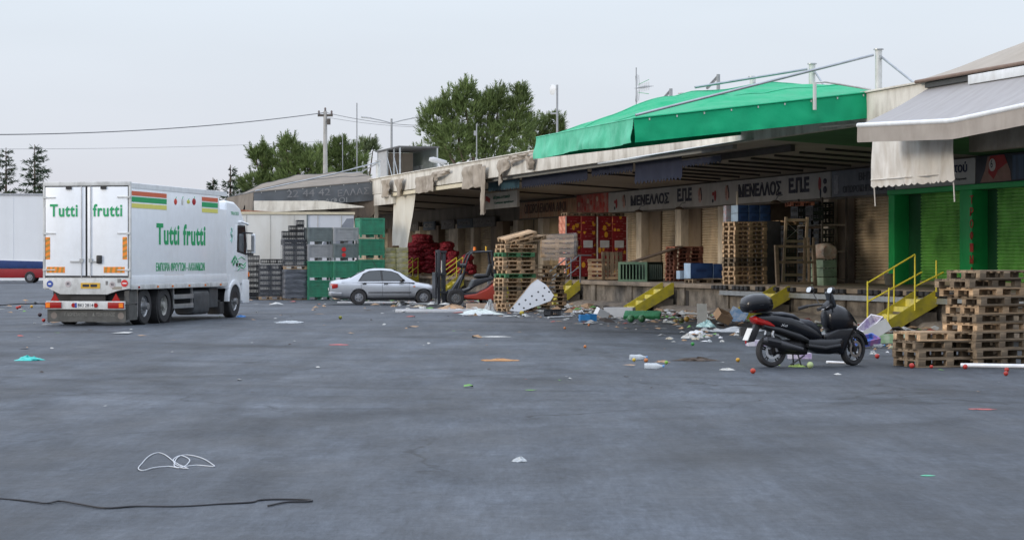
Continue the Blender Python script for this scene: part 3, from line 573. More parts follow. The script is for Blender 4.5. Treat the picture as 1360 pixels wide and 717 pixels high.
gril=mat('grimy_rim',(.2,.2,.2),.5,.5,var=.25,scale=8)
redl=mat('red_lens',(.32,.01,.008),.2,var=.1); orl=mat('orange_lens',(.8,.2,.01),.25); chas=mat('chassis_black',(.03,.03,.032),.6,var=.3)
RX=Vector((CA*0+.978,-.208,0)); 
T0=thing('box_lorry','white box lorry with green lettering parked with its rear doors towards the camera','lorry',(-11.46,54.76,0),R(-12))
zb,zt=1.30,3.84; LB=7.5
# box body: notch at the front top
MB().prism([(0.06,.97),(LB,.97),(LB,3.3),(LB-.62,3.3),(LB-.62,zt),(.06,zt)],-1.25,1.25,'x').build('box_body',lw,T0,bevel=.02)
for x in (-1.235,1.235): MB().box(x-.03,x+.03,0,.07,1.28,zt+.02).build('rear_post',lg,T0,bevel=.01)
MB().box(-1.26,1.26,-.01,.065,3.76,zt+.03).build('rear_header',lg,T0,bevel=.01)
MB().box(1.252,1.262,.05,LB,3.7,3.83).build('roof_rail',white,T0); MB().box(1.252,1.275,.05,LB,.97,1.1).build('side_rail',lg,T0,bevel=.005); MB().box(1.252,1.264,.08,LB,1.1,1.34).build('kick_panel',lw,T0,bevel=.004)
MB().box(-1.2,1.2,.02,.058,1.3,3.76).build('door_gap',black,T0)
for s,lab in ((-1,'Tutti'),(1,'frutti')):
    d=MB().box(*( (-1.185,-.03) if s<0 else (.03,1.185)),-.012,.02,1.34,3.73).build('rear_door',lw,T0,bevel=.008)
    d['label']='left rear door with the word Tutti' if s<0 else 'right rear door with the word frutti'
    hx=s*1.2
    for z in (3.45,2.48,1.5): MB().cbox((hx,-.02,z),(.11,.03,.05)).cbox((hx-s*.16,-.022,z),(.3,.02,.03)).build('hinge',lg,d)
    for q in (s*.13,): MB().cyl((q,-.035,1.3),(q,-.035,3.75),.014,n=8).build('lock_rod',chrome,d); MB().cbox((q,-.035,1.75),(.1,.04,.1)).cbox((q-(-.17 if s>0 else .17),-.035,1.72),(.32,.025,.03)).build('door_handle',steel,d)
    MB().cbox((s*.5,-.03,3.7),(.16,.04,.06)).build('door_stop',black,d)
    x0=-1.18 if s<0 else .98
    # reflector strips with diagonal bars
    for (a,b_,c_,e_) in ((x0 if s<0 else 1.04,x0+.13 if s<0 else 1.17,1.78,2.38),(-1.15 if s<0 else .5,-.62 if s<0 else 1.1,1.42,1.58)):
        sq=MB().box(a,b_,-.018,-.013,c_,e_).build('reflector_strip',mat('reflective_orange',(.85,.25,.02),.4,var=.05),d); mb=MB(); n=4
        for k in range(n):
            if e_-c_>b_-a: z=c_+(e_-c_)*(k+.1)/n; h=(e_-c_)/n*.45; mb.prism([(a+.003,z),(b_-.003,z+.05),(b_-.003,min(e_,z+.05+h)),(a+.003,z+h)],-.021,-.0185,'y')
            else: xx=a+(b_-a)*(k+.1)/n; h=(b_-a)/n*.45; mb.prism([(xx,c_+.003),(xx+h,c_+.003),(xx+h+.03,e_-.003),(xx+.03,e_-.003)],-.021,-.0185,'y')
        mb.build('strip_bars',mat('reflective_ochre',(.4,.22,.04),.5,var=.05),sq)
    text(lab,'lettering',gp,d,(-1.05 if s<0 else .19,-.02,2.93),(1,0,0),(0,0,1),.80 if s<0 else .84,.34,bold=.022,ext=.006,font_sp=1.12)
MB().cbox((.38,-.04,1.78),(.15,.06,.22)).build('lock_box',black,T0,bevel=.02)
# sill panel with trapezoid lower edge
MB().prism([(-1.25,1.28),(1.25,1.28),(1.25,1.0),(.9,.94),(.6,.84),(-.75,.84),(-1.1,1.0),(-1.25,1.0)],-.02,.06,'y').build('sill_panel',lg,T0,bevel=.006)
def disc(x,z,r,m,name='round_sticker'): return MB().cyl((x,-.03,z),(x,-.022,z),r,n=20).build(name,m,T0)
disc(-1.05,1.12,.09,mat('blue_sticker',(.02,.06,.3),.5)); disc(-.52,1.12,.085,mat('grey_sticker',(.45,.4,.4),.5)); disc(.75,1.1,.085,mat('grey_sticker',())); r_=disc(1.1,1.14,.095,mat('red_sticker',(.55,.02,.02),.5)); MB().box(1.04,1.16,-.035,-.031,1.125,1.155).build('sticker_bar',white,r_)
MB().box(-1.09,-1.01,-.035,-.031,1.1,1.14).build('sticker_bar',white,T0); text('80','sticker_number',bt,T0,(-.56,-.032,1.09),(1,0,0),(0,0,1),.08,.07,ext=.002); text('90','sticker_number',bt,T0,(.71,-.032,1.07),(1,0,0),(0,0,1),.08,.07,ext=.002)
y_=MB().box(-.15,.4,-.035,-.022,1.0,1.15).build('hazard_plate',mat('amber_plate',(.62,.36,.03),.5),T0); 
for k in (0,1): MB().box(-.1+k*.23,.11+k*.23-.02,-.04,-.036,1.04,1.11).build('plate_lettering',bt,y_)
MB().box(.9,1.0,-.03,-.021,1.16,1.26).box(.56,.62,-.03,-.021,1.1,1.2).build('hook_plate',gril,T0); MB().box(.75,1.02,-.028,-.021,.98,1.05).build('worn_patch',mat('worn_metal',(.3,.27,.22),.7),T0)
# under-run bar
MB().box(-1.12,1.14,-.12,-.04,.44,.66).build('bumper_bar',lg,T0,bevel=.01)
for s in (-1,1):
    x=s*.9+.01; l=MB().box(x-.24,x+.22,-.15,-.121,.47,.63).build('tail_light',redl,T0,bevel=.008); MB().box(x-s*.0+(.08 if s>0 else -.22),x+(.2 if s>0 else -.1),-.156,-.151,.49,.61).build('indicator_lens',orl,l)
    MB().prism([(s*.88-.12,.665),(s*.88+.12,.665),(s*.88,.87)],-.09,-.06,'y').build('reflector_triangle',redl,T0)
    MB().cyl((s*.32,-.135,.55),(s*.32,-.121,.55),.06,n=16).build('round_reflector',redl,T0)
MB().box(-.28,.28,-.135,-.121,.48,.62).build('licence_plate',mat('plate_white',(.7,.7,.68),.4,var=.02),T0); MB().box(-.278,-.22,-.14,-.136,.485,.615).build('plate_band',mat('blue_sticker',()),T0); text('BKI 2814','plate_number',bt,T0,(-.19,-.136,.505),(1,0,0),(0,0,1),.44,.09,bold=.01,ext=.003)
for s in (-1,1): MB().tube([(s*1.13,-.08,.56),(s*1.42,-.08,.6)],.015).build('marker_arm',black,T0); MB().ball((s*1.45,-.08,.6),.04).build('marker_lamp',black,T0) 
fl=MB().box(-1.12,1.14,-.03,-.015,.1,.43).build('mud_flap',mat('grimy_flap',(.085,.085,.08),.7,var=.25,scale=6),T0)
fm=mat('faded_flap_text',(.22,.22,.2),.7); text('Γ. ΚΩΝΣΤΑΝΤΗΣ','flap_lettering',fm,fl,(-.62,-.031,.26),(1,0,0),(0,0,1),.65,.09,bold=.01,ext=.003); text('Δ. ΤΣΙΝΤΙΡΛΟΣ','flap_lettering',fm,fl,(.18,-.031,.26),(1,0,0),(0,0,1),.65,.09,bold=.01,ext=.003)
MB().cyl((-.93,-.032,.27),(-.93,-.031,.27),.09,n=16).cyl((1.0,-.032,.27),(1.0,-.031,.27),.09,n=16).build('flap_emblems',mat('flap_emblem',(.2,.17,.15),.7),fl)
MB().box(-.5,.5,.1,9.2,.6,.95).build('chassis_frame',chas,T0); MB().box(-1.1,1.1,.3,.4,.5,.95).build('cross_member',chas,T0)
# side mud panel, wheels
MB().box(1.06,1.2,.06,.62,.15,.95).build('side_flap',mat('grimy_flap',()),T0); MB().cbox((1.17,.66,.6),(.04,.04,.75)).build('flap_stay',chrome,T0)
for y,hub,dish,rm in ((1.18,.1,.06,mat('hub_metal',(.35,.36,.37),.4,.7,var=.3,scale=9)),(2.62,.0,.16,mat('dish_rim',(.33,.33,.31),.6,.1,var=.25,scale=5))):
    for s in (1,-1): wheel('wheel',T0,(s*1.02,y,.5),.5,.34,rm,s,hub=hub,dish=dish)
    MB().lathe([(.59,-.17),(.62,-.17),(.62,.17),(.59,.17)],(1.02,y,.5),(1,0,0),28).build('mudguard',chas,T0,smooth=True) if y>2 else None
MB().cyl((-.9,1.18,.5),(.9,1.18,.5),.09).cyl((-.9,2.62,.5),(.9,2.62,.5),.09).build('axle',chas,T0)
MB().box(.6,1.0,3.3,3.45,.2,.9).box(.6,1.0,3.3,3.45,.2,.9).build('tank_bracket',chas,T0)
for z in (.45,.72): MB().cbox((1.19,4.05,z),(.03,1.55,.13)).build('side_guard_rail',steel,T0,bevel=.005)
for y in (3.35,4.8): MB().cbox((1.15,y,.68),(.05,.06,.6)).build('guard_post',steel,T0)
MB().loft([(4.9,.2,.88,.3,.88),(5.0,.16,.9,.33,.88),(6.1,.16,.9,.33,.88),(6.2,.2,.88,.3,.88)],n=24,p=5,ax='y').build('fuel_tank',mat('battery_box_grey',(.06,.065,.07),.5,var=.3),T0,smooth=True,angle=.4)
MB().box(.6,1.16,6.25,7.0,.35,.93).build('battery_box',mat('battery_box_grey',()),T0,bevel=.03); MB().box(.7,1.1,7.3,7.7,.12,.5).build('front_flap',chas,T0,bevel=.02)
for i,y in enumerate((.55,1.9,3.0,4.3,5.6,6.9)): MB().cbox((1.28,y,1.03),(.02,.1,.05)).build('side_marker_lamp',orl if i else redl,T0)
# signage on the right side (x=1.252, reading towards +y)
def sp(px,py): # pixel to (y,z) on side plane
    k=(px-CX)/F; t=(k*54.5+10.24)/(.208-k*.978); Y=54.5+.978*t; return t,EYE+(HY-py)*Y/F
def stripe(p0,p1,y0,y1,m):
    a,z0=sp(p0,y1); b_,_=sp(p1,y1); _,z1=sp(p0,y0); MB().box(1.2515,1.256,a,b_,z0,z1).build('side_stripe',m,T0)
so=mat('stripe_orange',(.62,.13,.06),.45,var=.04); sy=mat('stripe_yellow',(.72,.68,.16),.45,var=.04)
a0,_=sp(174.5,250); a1,_=sp(221,250); b0,_=sp(268,260); b1,_=sp(289,260)
for (p,q) in ((a0,a1),(b0,b1)):
    for z0,z1,m in ((3.50,3.62,so),(3.33,3.47,gp),(3.17,3.29,sy)): MB().box(1.2515,1.257,p,q,z0,z1).build('side_stripe',m,T0)
for px,m,sz in ((233,mat('berry_red',(.6,.05,.03),.4),(.12,.09)),(242,mat('pale_print',(.6,.6,.58),.5),(.09,.1)),(250,mat('print_lime',(.6,.6,.1),.5),(.13,.06)),(257.5,mat('apple_red',(.4,.01,.02),.4),(.15,.1))):
    y,z=sp(px,268); MB().ball((1.253,y,z),(.006,sz[0],sz[1]),12,8).build('fruit_print',m,T0,smooth=True); MB().tube([(1.255,y,z+sz[1]*.8),(1.255,y+.05,z+sz[1]*1.5)],.01,5).build('fruit_stalk',gp,T0)
def stx(s,p0,p1,yb,yt,bold,m=gp,**k):
    a,z0=sp(p0,yb); b_,_=sp(p1,yb); _,z1=sp(p0,yt); text(s,'side_lettering',m,T0,(1.253,a,z0),(0,1,0),(0,0,1),b_-a,z1-z0,bold=bold,ext=.005,**k)
stx('Tutti frutti',207.5,272.5,325,296,.03,font_sp=1.1); stx('ΕΜΠΟΡΙΑ ΦΡΟΥΤΩΝ - ΛΑΧΑΝΙΚΩΝ',207,271.5,360.5,348.5,.012)
a,z=sp(218,362); MB().box(1.252,1.255,a,a+1.5,1.33,1.345).build('rust_scrape',mat('rust_scrape',(.4,.3,.24),.8),T0)
# cab
cabp=[(7.62,1.0),(9.0,1.0),(9.55,.95),(9.66,1.35),(9.6,1.75),(9.42,2.75),(9.25,3.0),(8.85,3.38),(8.35,3.55),(7.62,3.58)]
cab=MB().prism(cabp,-1.2,1.2,'x').build('cab_body',lw,T0,bevel=.08,seg=3)
MB().prism([(7.7,.9),(7.75,1.0),(7.75,1.3),(8.0,1.32),(8.0,1.0)],-1.21,1.21,'x').build('cab_rear_panel',lw,T0)
MB().box(1.05,1.22,9.05,9.66,.42,1.15).build('front_bumper',lw,T0,bevel=.04); MB().box(-1.2,1.04,9.3,9.66,.42,.94).build('front_bumper',lw,T0,bevel=.04)
d=MB().prism([(8.35,1.45),(9.3,1.45),(9.42,1.9),(9.3,2.85),(8.35,2.85)],1.2,1.215,'x').build('cab_door',lw,T0,bevel=.004)
MB().prism([(8.55,2.08),(9.28,1.98),(9.36,2.2),(9.22,2.78),(8.62,2.78)],1.216,1.222,'x').build('door_window',glass,d); MB().prism([(8.5,2.02),(9.34,1.92),(9.42,2.2),(9.27,2.84),(8.56,2.84)],1.2155,1.2185,'x').build('window_seal',black,d)
for q in (8.5,8.74): MB().cbox((1.223,q,1.62),(.015,.13,.1)).build('door_handle',black,d)
MB().tube([(1.0,8.6,2.93),(1.26,8.75,2.95),(1.3,9.3,2.88)],.035).build('window_visor',lw,T0,smooth=True)
arch=MB()
arch.prism([(8.33+.66*math.cos(a),.5+.66*math.sin(a)) for a in [PI*k/14 for k in range(15)]]+[(8.33-.52*math.cos(a),.5+.52*math.sin(a)) for a in [PI*k/14 for k in range(15)]],1.1,1.235,'x'); arch.build('wheel_arch',lw,T0,bevel=.01)
MB().prism([(8.33+.56*math.cos(a),.55+.56*math.sin(a)) for a in [PI*k/14 for k in range(15)]],-1.19,1.205,'x').build('arch_recess',black,T0)
for s in (1,-1): wheel('wheel',T0,(s*1.06,8.33,.5),.5,.3,mat('hub_metal',()),s,hub=.08,dish=.05)
# mirror, logo
m_=MB().cbox((1.42,9.45,2.28),(.13,.09,.6)).build('wing_mirror',lw,T0,bevel=.03); MB().cbox((1.42,9.40,2.28),(.1,.012,.5)).build('mirror_glass',chrome,m_); MB().tube([(1.15,9.3,2.62),(1.4,9.45,2.6)],.025).tube([(1.15,9.35,1.95),(1.4,9.45,1.98)],.025).build('mirror_arm',black,m_)
m2=MB().cbox((1.3,9.75,2.2),(.1,.1,.45)).build('wing_mirror',black,T0,bevel=.03)
MB().prism([(9.56,1.85),(9.42,2.72),(9.45,2.72),(9.6,1.85)],-1.05,1.05,'x').build('windscreen',glass,T0)
MB().cbox((1.2,9.6,1.32),(.06,.05,.14)).build('corner_indicator',orl,T0)
q=MB()
for k,(a,b_) in enumerate(((8.1,1.72),(8.22,1.8),(8.22,1.64),(8.34,1.72),(8.34,1.86),(8.46,1.8),(8.46,1.65),(8.58,1.72))): q.prism([(a-.07,b_),(a,b_+.06),(a+.07,b_),(a,b_-.06)],1.2165,1.219,'x')
lg_=q.build('chequer_logo',gp,T0)
text('vassilis','cab_lettering',gp,T0,(1.2165,8.72,1.6),(0,1,0),(0,0,1),.55,.2,bold=.0,ext=.003,shear=.3) if 0 else MB().tube([(1.219,8.6,1.55),(1.219,8.85,1.66),(1.219,9.1,1.6),(1.219,9.3,1.68)],.014).tube([(1.219,8.6,1.45),(1.219,8.85,1.55),(1.219,9.1,1.5),(1.219,9.3,1.6)],.014).tube([(1.219,8.65,1.8),(1.219,8.9,1.86),(1.219,9.25,1.78)],.012).build('logo_swoosh',gp,T0)
MB().tube([(1.205,8.05,2.3),(1.205,8.1,2.45),(1.205,7.98,2.55),(1.205,8.1,2.65),(1.205,8.02,2.75)],.02).tube([(1.205,7.95,2.35),(1.205,8.18,2.5),(1.205,7.95,2.6),(1.205,8.15,2.72)],.012).build('side_emblem',mat('pale_green_print',(.25,.5,.42),.5),T0)
text('TRUCKS','roof_lettering',gp,T0,(1.203,8.0,3.15),(0,1,0),(0,0,1),.7,.1,bold=.01,ext=.003)
# ============================================================ silver car
sil=mat('silver_car_paint',(.42,.44,.47),.3,.55,var=.03,coat=.6,dirt=((.3,.3,.31),.3,2,(1,1,1)))
def car():
    g=G(510,404.2); t=thing('parked_car','silver four door saloon car parked in front of the green bins','car',g,R(7))
    X=lambda s:s-2.17
    st=[(X(0),.38,.86,.66,0,4),(X(.05),.30,.93,.74,0,4),(X(.3),.24,1.0,.80,0,4.5),(X(.62),.22,1.01,.83,0,4.5),(X(1.2),.2,.97,.845,0,4.5),(X(2.2),.2,.94,.845,0,4.5),(X(3.1),.2,.945,.84,0,4.5),(X(3.45),.22,.90,.83,0,4),(X(3.9),.22,.83,.80,0,4),(X(4.2),.25,.74,.73,0,3.5),(X(4.34),.32,.62,.6,0,3)]
    body=MB().loft(st,n=32).build('car_body',sil,t,smooth=True,angle=.9)
    cut=MB()
    for x in (X(1.13),X(3.70)):
        for s in (-1,1): cut.cyl((x,s*.6,.31),(x,s*1.1,.31),.345,n=28)
    co=cut.build('cutter',black,t); md=body.modifiers.new('b','BOOLEAN'); md.object=co; md.operation='DIFFERENCE'; md.solver='EXACT'
    bpy.context.view_layer.update(); dg=bpy.context.evaluated_depsgraph_get(); me=bpy.data.meshes.new_from_object(body.evaluated_get(dg)); body.modifiers.clear(); body.data=me; bpy.data.objects.remove(co)
    me.materials.clear(); me.materials.append(sil); me.set_sharp_from_angle(angle=.6)
    MB().box(X(.8),X(4.05),-.6,.6,.18,.6).build('underbody',chas,t)
    # cabin shell: bottom width .80 at z .92, top .60
    prof=[(.45,.96),(.75,1.03),(1.15,1.25),(1.42,1.37),(1.75,1.42),(2.1,1.42),(2.45,1.39),(2.75,1.28),(3.1,1.06),(3.36,.92)]
    vs=[];fs=[];n=9
    def hw(z): return .79-(z-.9)*.40
    for (a,z) in prof:
        w=hw(z); pts=[(-.80,.88),(-hw(.92),.92),(-w*1.0-.0,z-.05 if z>1 else z),(-w*.9,z),(-w*.5,z+.018),(0,z+.025),(w*.5,z+.018),(w*.9,z),(w,z-.05 if z>1 else z),(hw(.92),.92),(.80,.88)]
        vs+=[(X(a),y,zz) for y,zz in pts]
    k=11
    for i in range(len(prof)-1): fs+=[(i*k+j,i*k+j+1,(i+1)*k+j+1,(i+1)*k+j) for j in range(k-1)]
    MB().add(vs,fs).build('roof_shell',sil,t,smooth=True,angle=.8)
    def sw(name,pts,m,e=.006):
        for s in (-1,1):
            vs=[]; 
            for a,z in pts: vs.append((X(a),s*(hw(z)+e),z))
            for a,z in pts: vs.append((X(a),s*(hw(z)-.03),z))
            nn=len(pts); MB().add(vs,[tuple(range(nn)),tuple(range(2*nn-1,nn-1,-1))]+[(i,(i+1)%nn,nn+(i+1)%nn,nn+i) for i in range(nn)]).build(name,m,t)
    sw('window_trim',[(1.1,.935),(2.98,.935),(2.68,1.24),(2.42,1.335),(2.0,1.37),(1.55,1.345),(1.3,1.23)],black,.004)
    sw('rear_side_window',[(1.17,.96),(2.02,.96),(1.98,1.34),(1.58,1.32),(1.36,1.22)],glass,.009); sw('front_side_window',[(2.1,.96),(2.9,.96),(2.64,1.22),(2.4,1.31),(2.06,1.34)],glass,.009)
    def band(name,a,za,b_,zb,e,m):
        wa,wb_=hw(za)*.86,hw(zb)*.84; vs=[(X(a),-wa,za+e),(X(a),wa,za+e),(X(b_),wb_,zb+e),(X(b_),-wb_,zb+e)]; MB().add(vs+[(p[0],p[1],p[2]-.03) for p in vs],[(0,1,2,3),(7,6,5,4),(0,4,5,1),(1,5,6,2),(2,6,7,3),(3,7,4,0)]).build(name,m,t)
    band('rear_window',.80,1.07,1.38,1.365,.02,glass); band('windscreen',2.52,1.375,3.2,1.0,.03,glass)
    for s in (-1,1):
        y=s*.846
        MB().box(X(1.5),X(3.2),y-.008,y+.008,.47,.51).build('side_moulding',black,t,bevel=.004); 
        for a in (1.22,2.06,3.12): MB().cbox((X(a),s*.845,.62),(.008,.006,.58)).build('door_seam',mat('panel_gap',(.04,.04,.045),.7),t)
        for a in (1.35,2.2): MB().cbox((X(a),s*.855,.84),(.17,.03,.045)).build('door_handle',black,t,bevel=.01)
        MB().loft([(X(2.75),.92,1.02,.05,s*.9),(X(2.82),.9,1.04,.08,s*.92),(X(2.93),.93,1.02,.05,s*.9)],n=12).build('wing_mirror',black,t,smooth=True)
        MB().loft([(X(.02),.64,.83,.03,s*.66),(X(.1),.63,.84,.06,s*.715),(X(.3),.68,.83,.025,s*.80)],n=14,p=4).build('tail_light',redl,t,smooth=True)
        MB().loft([(X(4.05),.6,.72,.05,s*.7),(X(4.2),.56,.7,.09,s*.62),(X(4.3),.56,.66,.05,s*.56)],n=12).build('headlight',chrome,t,smooth=True)
        MB().cbox((X(3.32),s*.845,.73),(.08,.012,.04)).build('indicator',orl,t)
        for x in (X(1.13),X(3.70)):
            w_=wheel('wheel',t,(x,s*.74,.30),.30,.19,mat('hubcap_silver',(.3,.31,.33),.4,.5,var=.1),1,spokes=1,hub=.01,dish=.03); w_.rotation_euler=(0,0,R(90*s))
    MB().loft([(X(-.03),.36,.52,.62,0,5),(X(.05),.32,.55,.77,0,5),(X(.45),.32,.53,.835,0,5)],n=24).build('rear_bumper',sil,t,smooth=True)
    MB().box(X(-.045),X(-.03),-.26,.26,.56,.67).build('licence_plate',mat('plate_white',()),t); MB().cyl((X(.0),-.45,.24),(X(.15),-.45,.24),.03).build('exhaust',steel,t)
    MB().tube([(X(1.9),0,1.44),(X(1.7),0,1.75)],.008).build('aerial',black,t)
    return t
car()
# ============================================================ forklift (mast to the left)
def forklift():
    t=thing('forklift','orange and black forklift truck with raised mast parked between the car and the pallets','forklift',G(578,406.5),R(9))
    fo=mat('forklift_orange',(.33,.035,.018),.45,var=.08,dirt=((.2,.05,.03),.4,3,(1,1,1))); fk=mat('forklift_dark',(.022,.024,.03),.4,var=.2); 
    for y in (-.33,.33): MB().box(.05,.16,y-.06,y+.06,.06,2.15).build('mast_rail',fk,t,bevel=.01); MB().box(.26,.37,y*.8-.06,y*.8+.06,.08,2.12).build('mast_rail',fk,t,bevel=.01)
    for z in (.5,1.2,2.05): MB().box(.05,.4,-.38,.38,z,z+.08).build('mast_crossbar',fk,t)
    MB().cyl((.25,-.1,.1),(.25,-.1,1.75),.04).build('lift_ram',steel,t,smooth=True)
    for y in (-.3,.3): MB().prism([(.08,.12),(.08,.75),(.02,.75),(.02,.14),(-.95,.1),(-.95,.07),(.02,.07)],y-.06,y+.06,'y').build('fork',steel,t)
    MB().box(-.02,.075,-.5,.5,.72,.84).box(-.02,.075,-.5,.5,1.12,1.24).build('fork_carriage',fk,t)
    MB().box(-.06,.015,-.5,.5,.3,1.3).build('backrest_plate',fk,t)
    for y in (-.45,.45): w=wheel('wheel',t,(.72,y,.33),.33,.24,mat('fork_rim',(.12,.12,.12),.6),1,hub=0,dish=.05); w.rotation_euler=(0,0,R(90 if y>0 else -90))
    for y in (-.42,.42): w=wheel('wheel',t,(2.0,y,.24),.24,.18,mat('fork_rim',()),1,hub=0,dish=.03); w.rotation_euler=(0,0,R(90 if y>0 else -90))
    MB().prism([(.95,.25),(1.9,.25),(1.9,.55),(.95,.5)],-.5,.5,'y').build('step_frame',fk,t,bevel=.03)
    MB().prism([(1.02,.28),(2.45,.2),(2.62,.35),(2.62,.98),(2.35,1.0),(1.95,.68),(1.5,.48),(1.02,.42)],-.53,.53,'y').build('counterweight',fo,t,bevel=.06,seg=3)
    MB().prism([(.98,.5),(1.25,.58),(1.5,.75),(2.0,.95),(2.25,1.02),(2.2,1.12),(1.45,1.02),(1.3,.7),(1.0,.62)],-.46,.46,'y').build('engine_cover',fk,t,bevel=.04)
    MB().prism([(.55,.62),(.98,.66),(1.05,.5),(1.2,.45),(1.2,.38),(.5,.4)],-.5,.5,'y').build('front_fender',fk,t,bevel=.03)
    MB().loft([(1.5,1.08,1.2,.22),(1.6,1.06,1.24,.25),(1.95,1.06,1.24,.25),(2.05,1.1,1.22,.22)],n=18).build('seat',black,t,smooth=True); MB().prism([(1.95,1.15),(2.1,1.15),(2.22,1.6),(2.08,1.62)],-.2,.2,'y').build('seat_back',black,t,bevel=.04)
    MB().tube([(.62,0,.6),(.95,0,1.05),(1.15,0,1.3)],.05).build('steering_column',fk,t,smooth=True); MB().prism([(.6,.6),(.85,.6),(1.12,1.15),(1.0,1.2)],-.3,.3,'y').build('dashboard',fk,t,bevel=.03)
    MB().lathe([(.15,-.015),(.17,0),(.15,.015)],(1.17,.0,1.32),(.5,0,.9),18).build('steering_wheel',black,t,smooth=True)
    for y in (-.45,.45):
        MB().tube([(.8,y,.55),(1.02,y,1.2),(1.18,y*.95,1.75),(1.28,y*.93,1.98),(1.42,y*.92,2.07),(2.15,y*.92,2.1)],.038).build('guard_pillar',fk,t,smooth=True)
        MB().tube([(2.12,y*.92,2.1),(2.2,y*.97,1.5),(2.35,y,.95)],.05).build('rear_pillar',fk,t,smooth=True)
    for k in range(7): MB().box(1.4,2.14,-.42+k*.13,-.38+k*.13,2.08,2.12).build('guard_slat',fk,t)
    MB().box(1.38,1.44,-.44,.44,2.05,2.13).box(2.1,2.18,-.44,.44,2.05,2.14).build('guard_frame',fk,t)
    MB().cyl((1.5,-.2,2.13),(1.5,-.2,2.27),.06,.05).build('beacon',mat('orange_beacon',(.85,.2,.02),.3),t,smooth=True); MB().cyl((2.0,.2,2.13),(2.0,.2,2.3),.03).build('beacon',mat('yellow_beacon',(.85,.5,.05),.3),t,smooth=True)
    for y in (-.42,.42): MB().cyl((1.0,y,1.55),(1.12,y,1.55),.09).build('work_lamp',black,t); 
    MB().cbox((.85,-.4,1.6),(.1,.06,.22)).build('mirror',black,t,bevel=.02)
forklift()
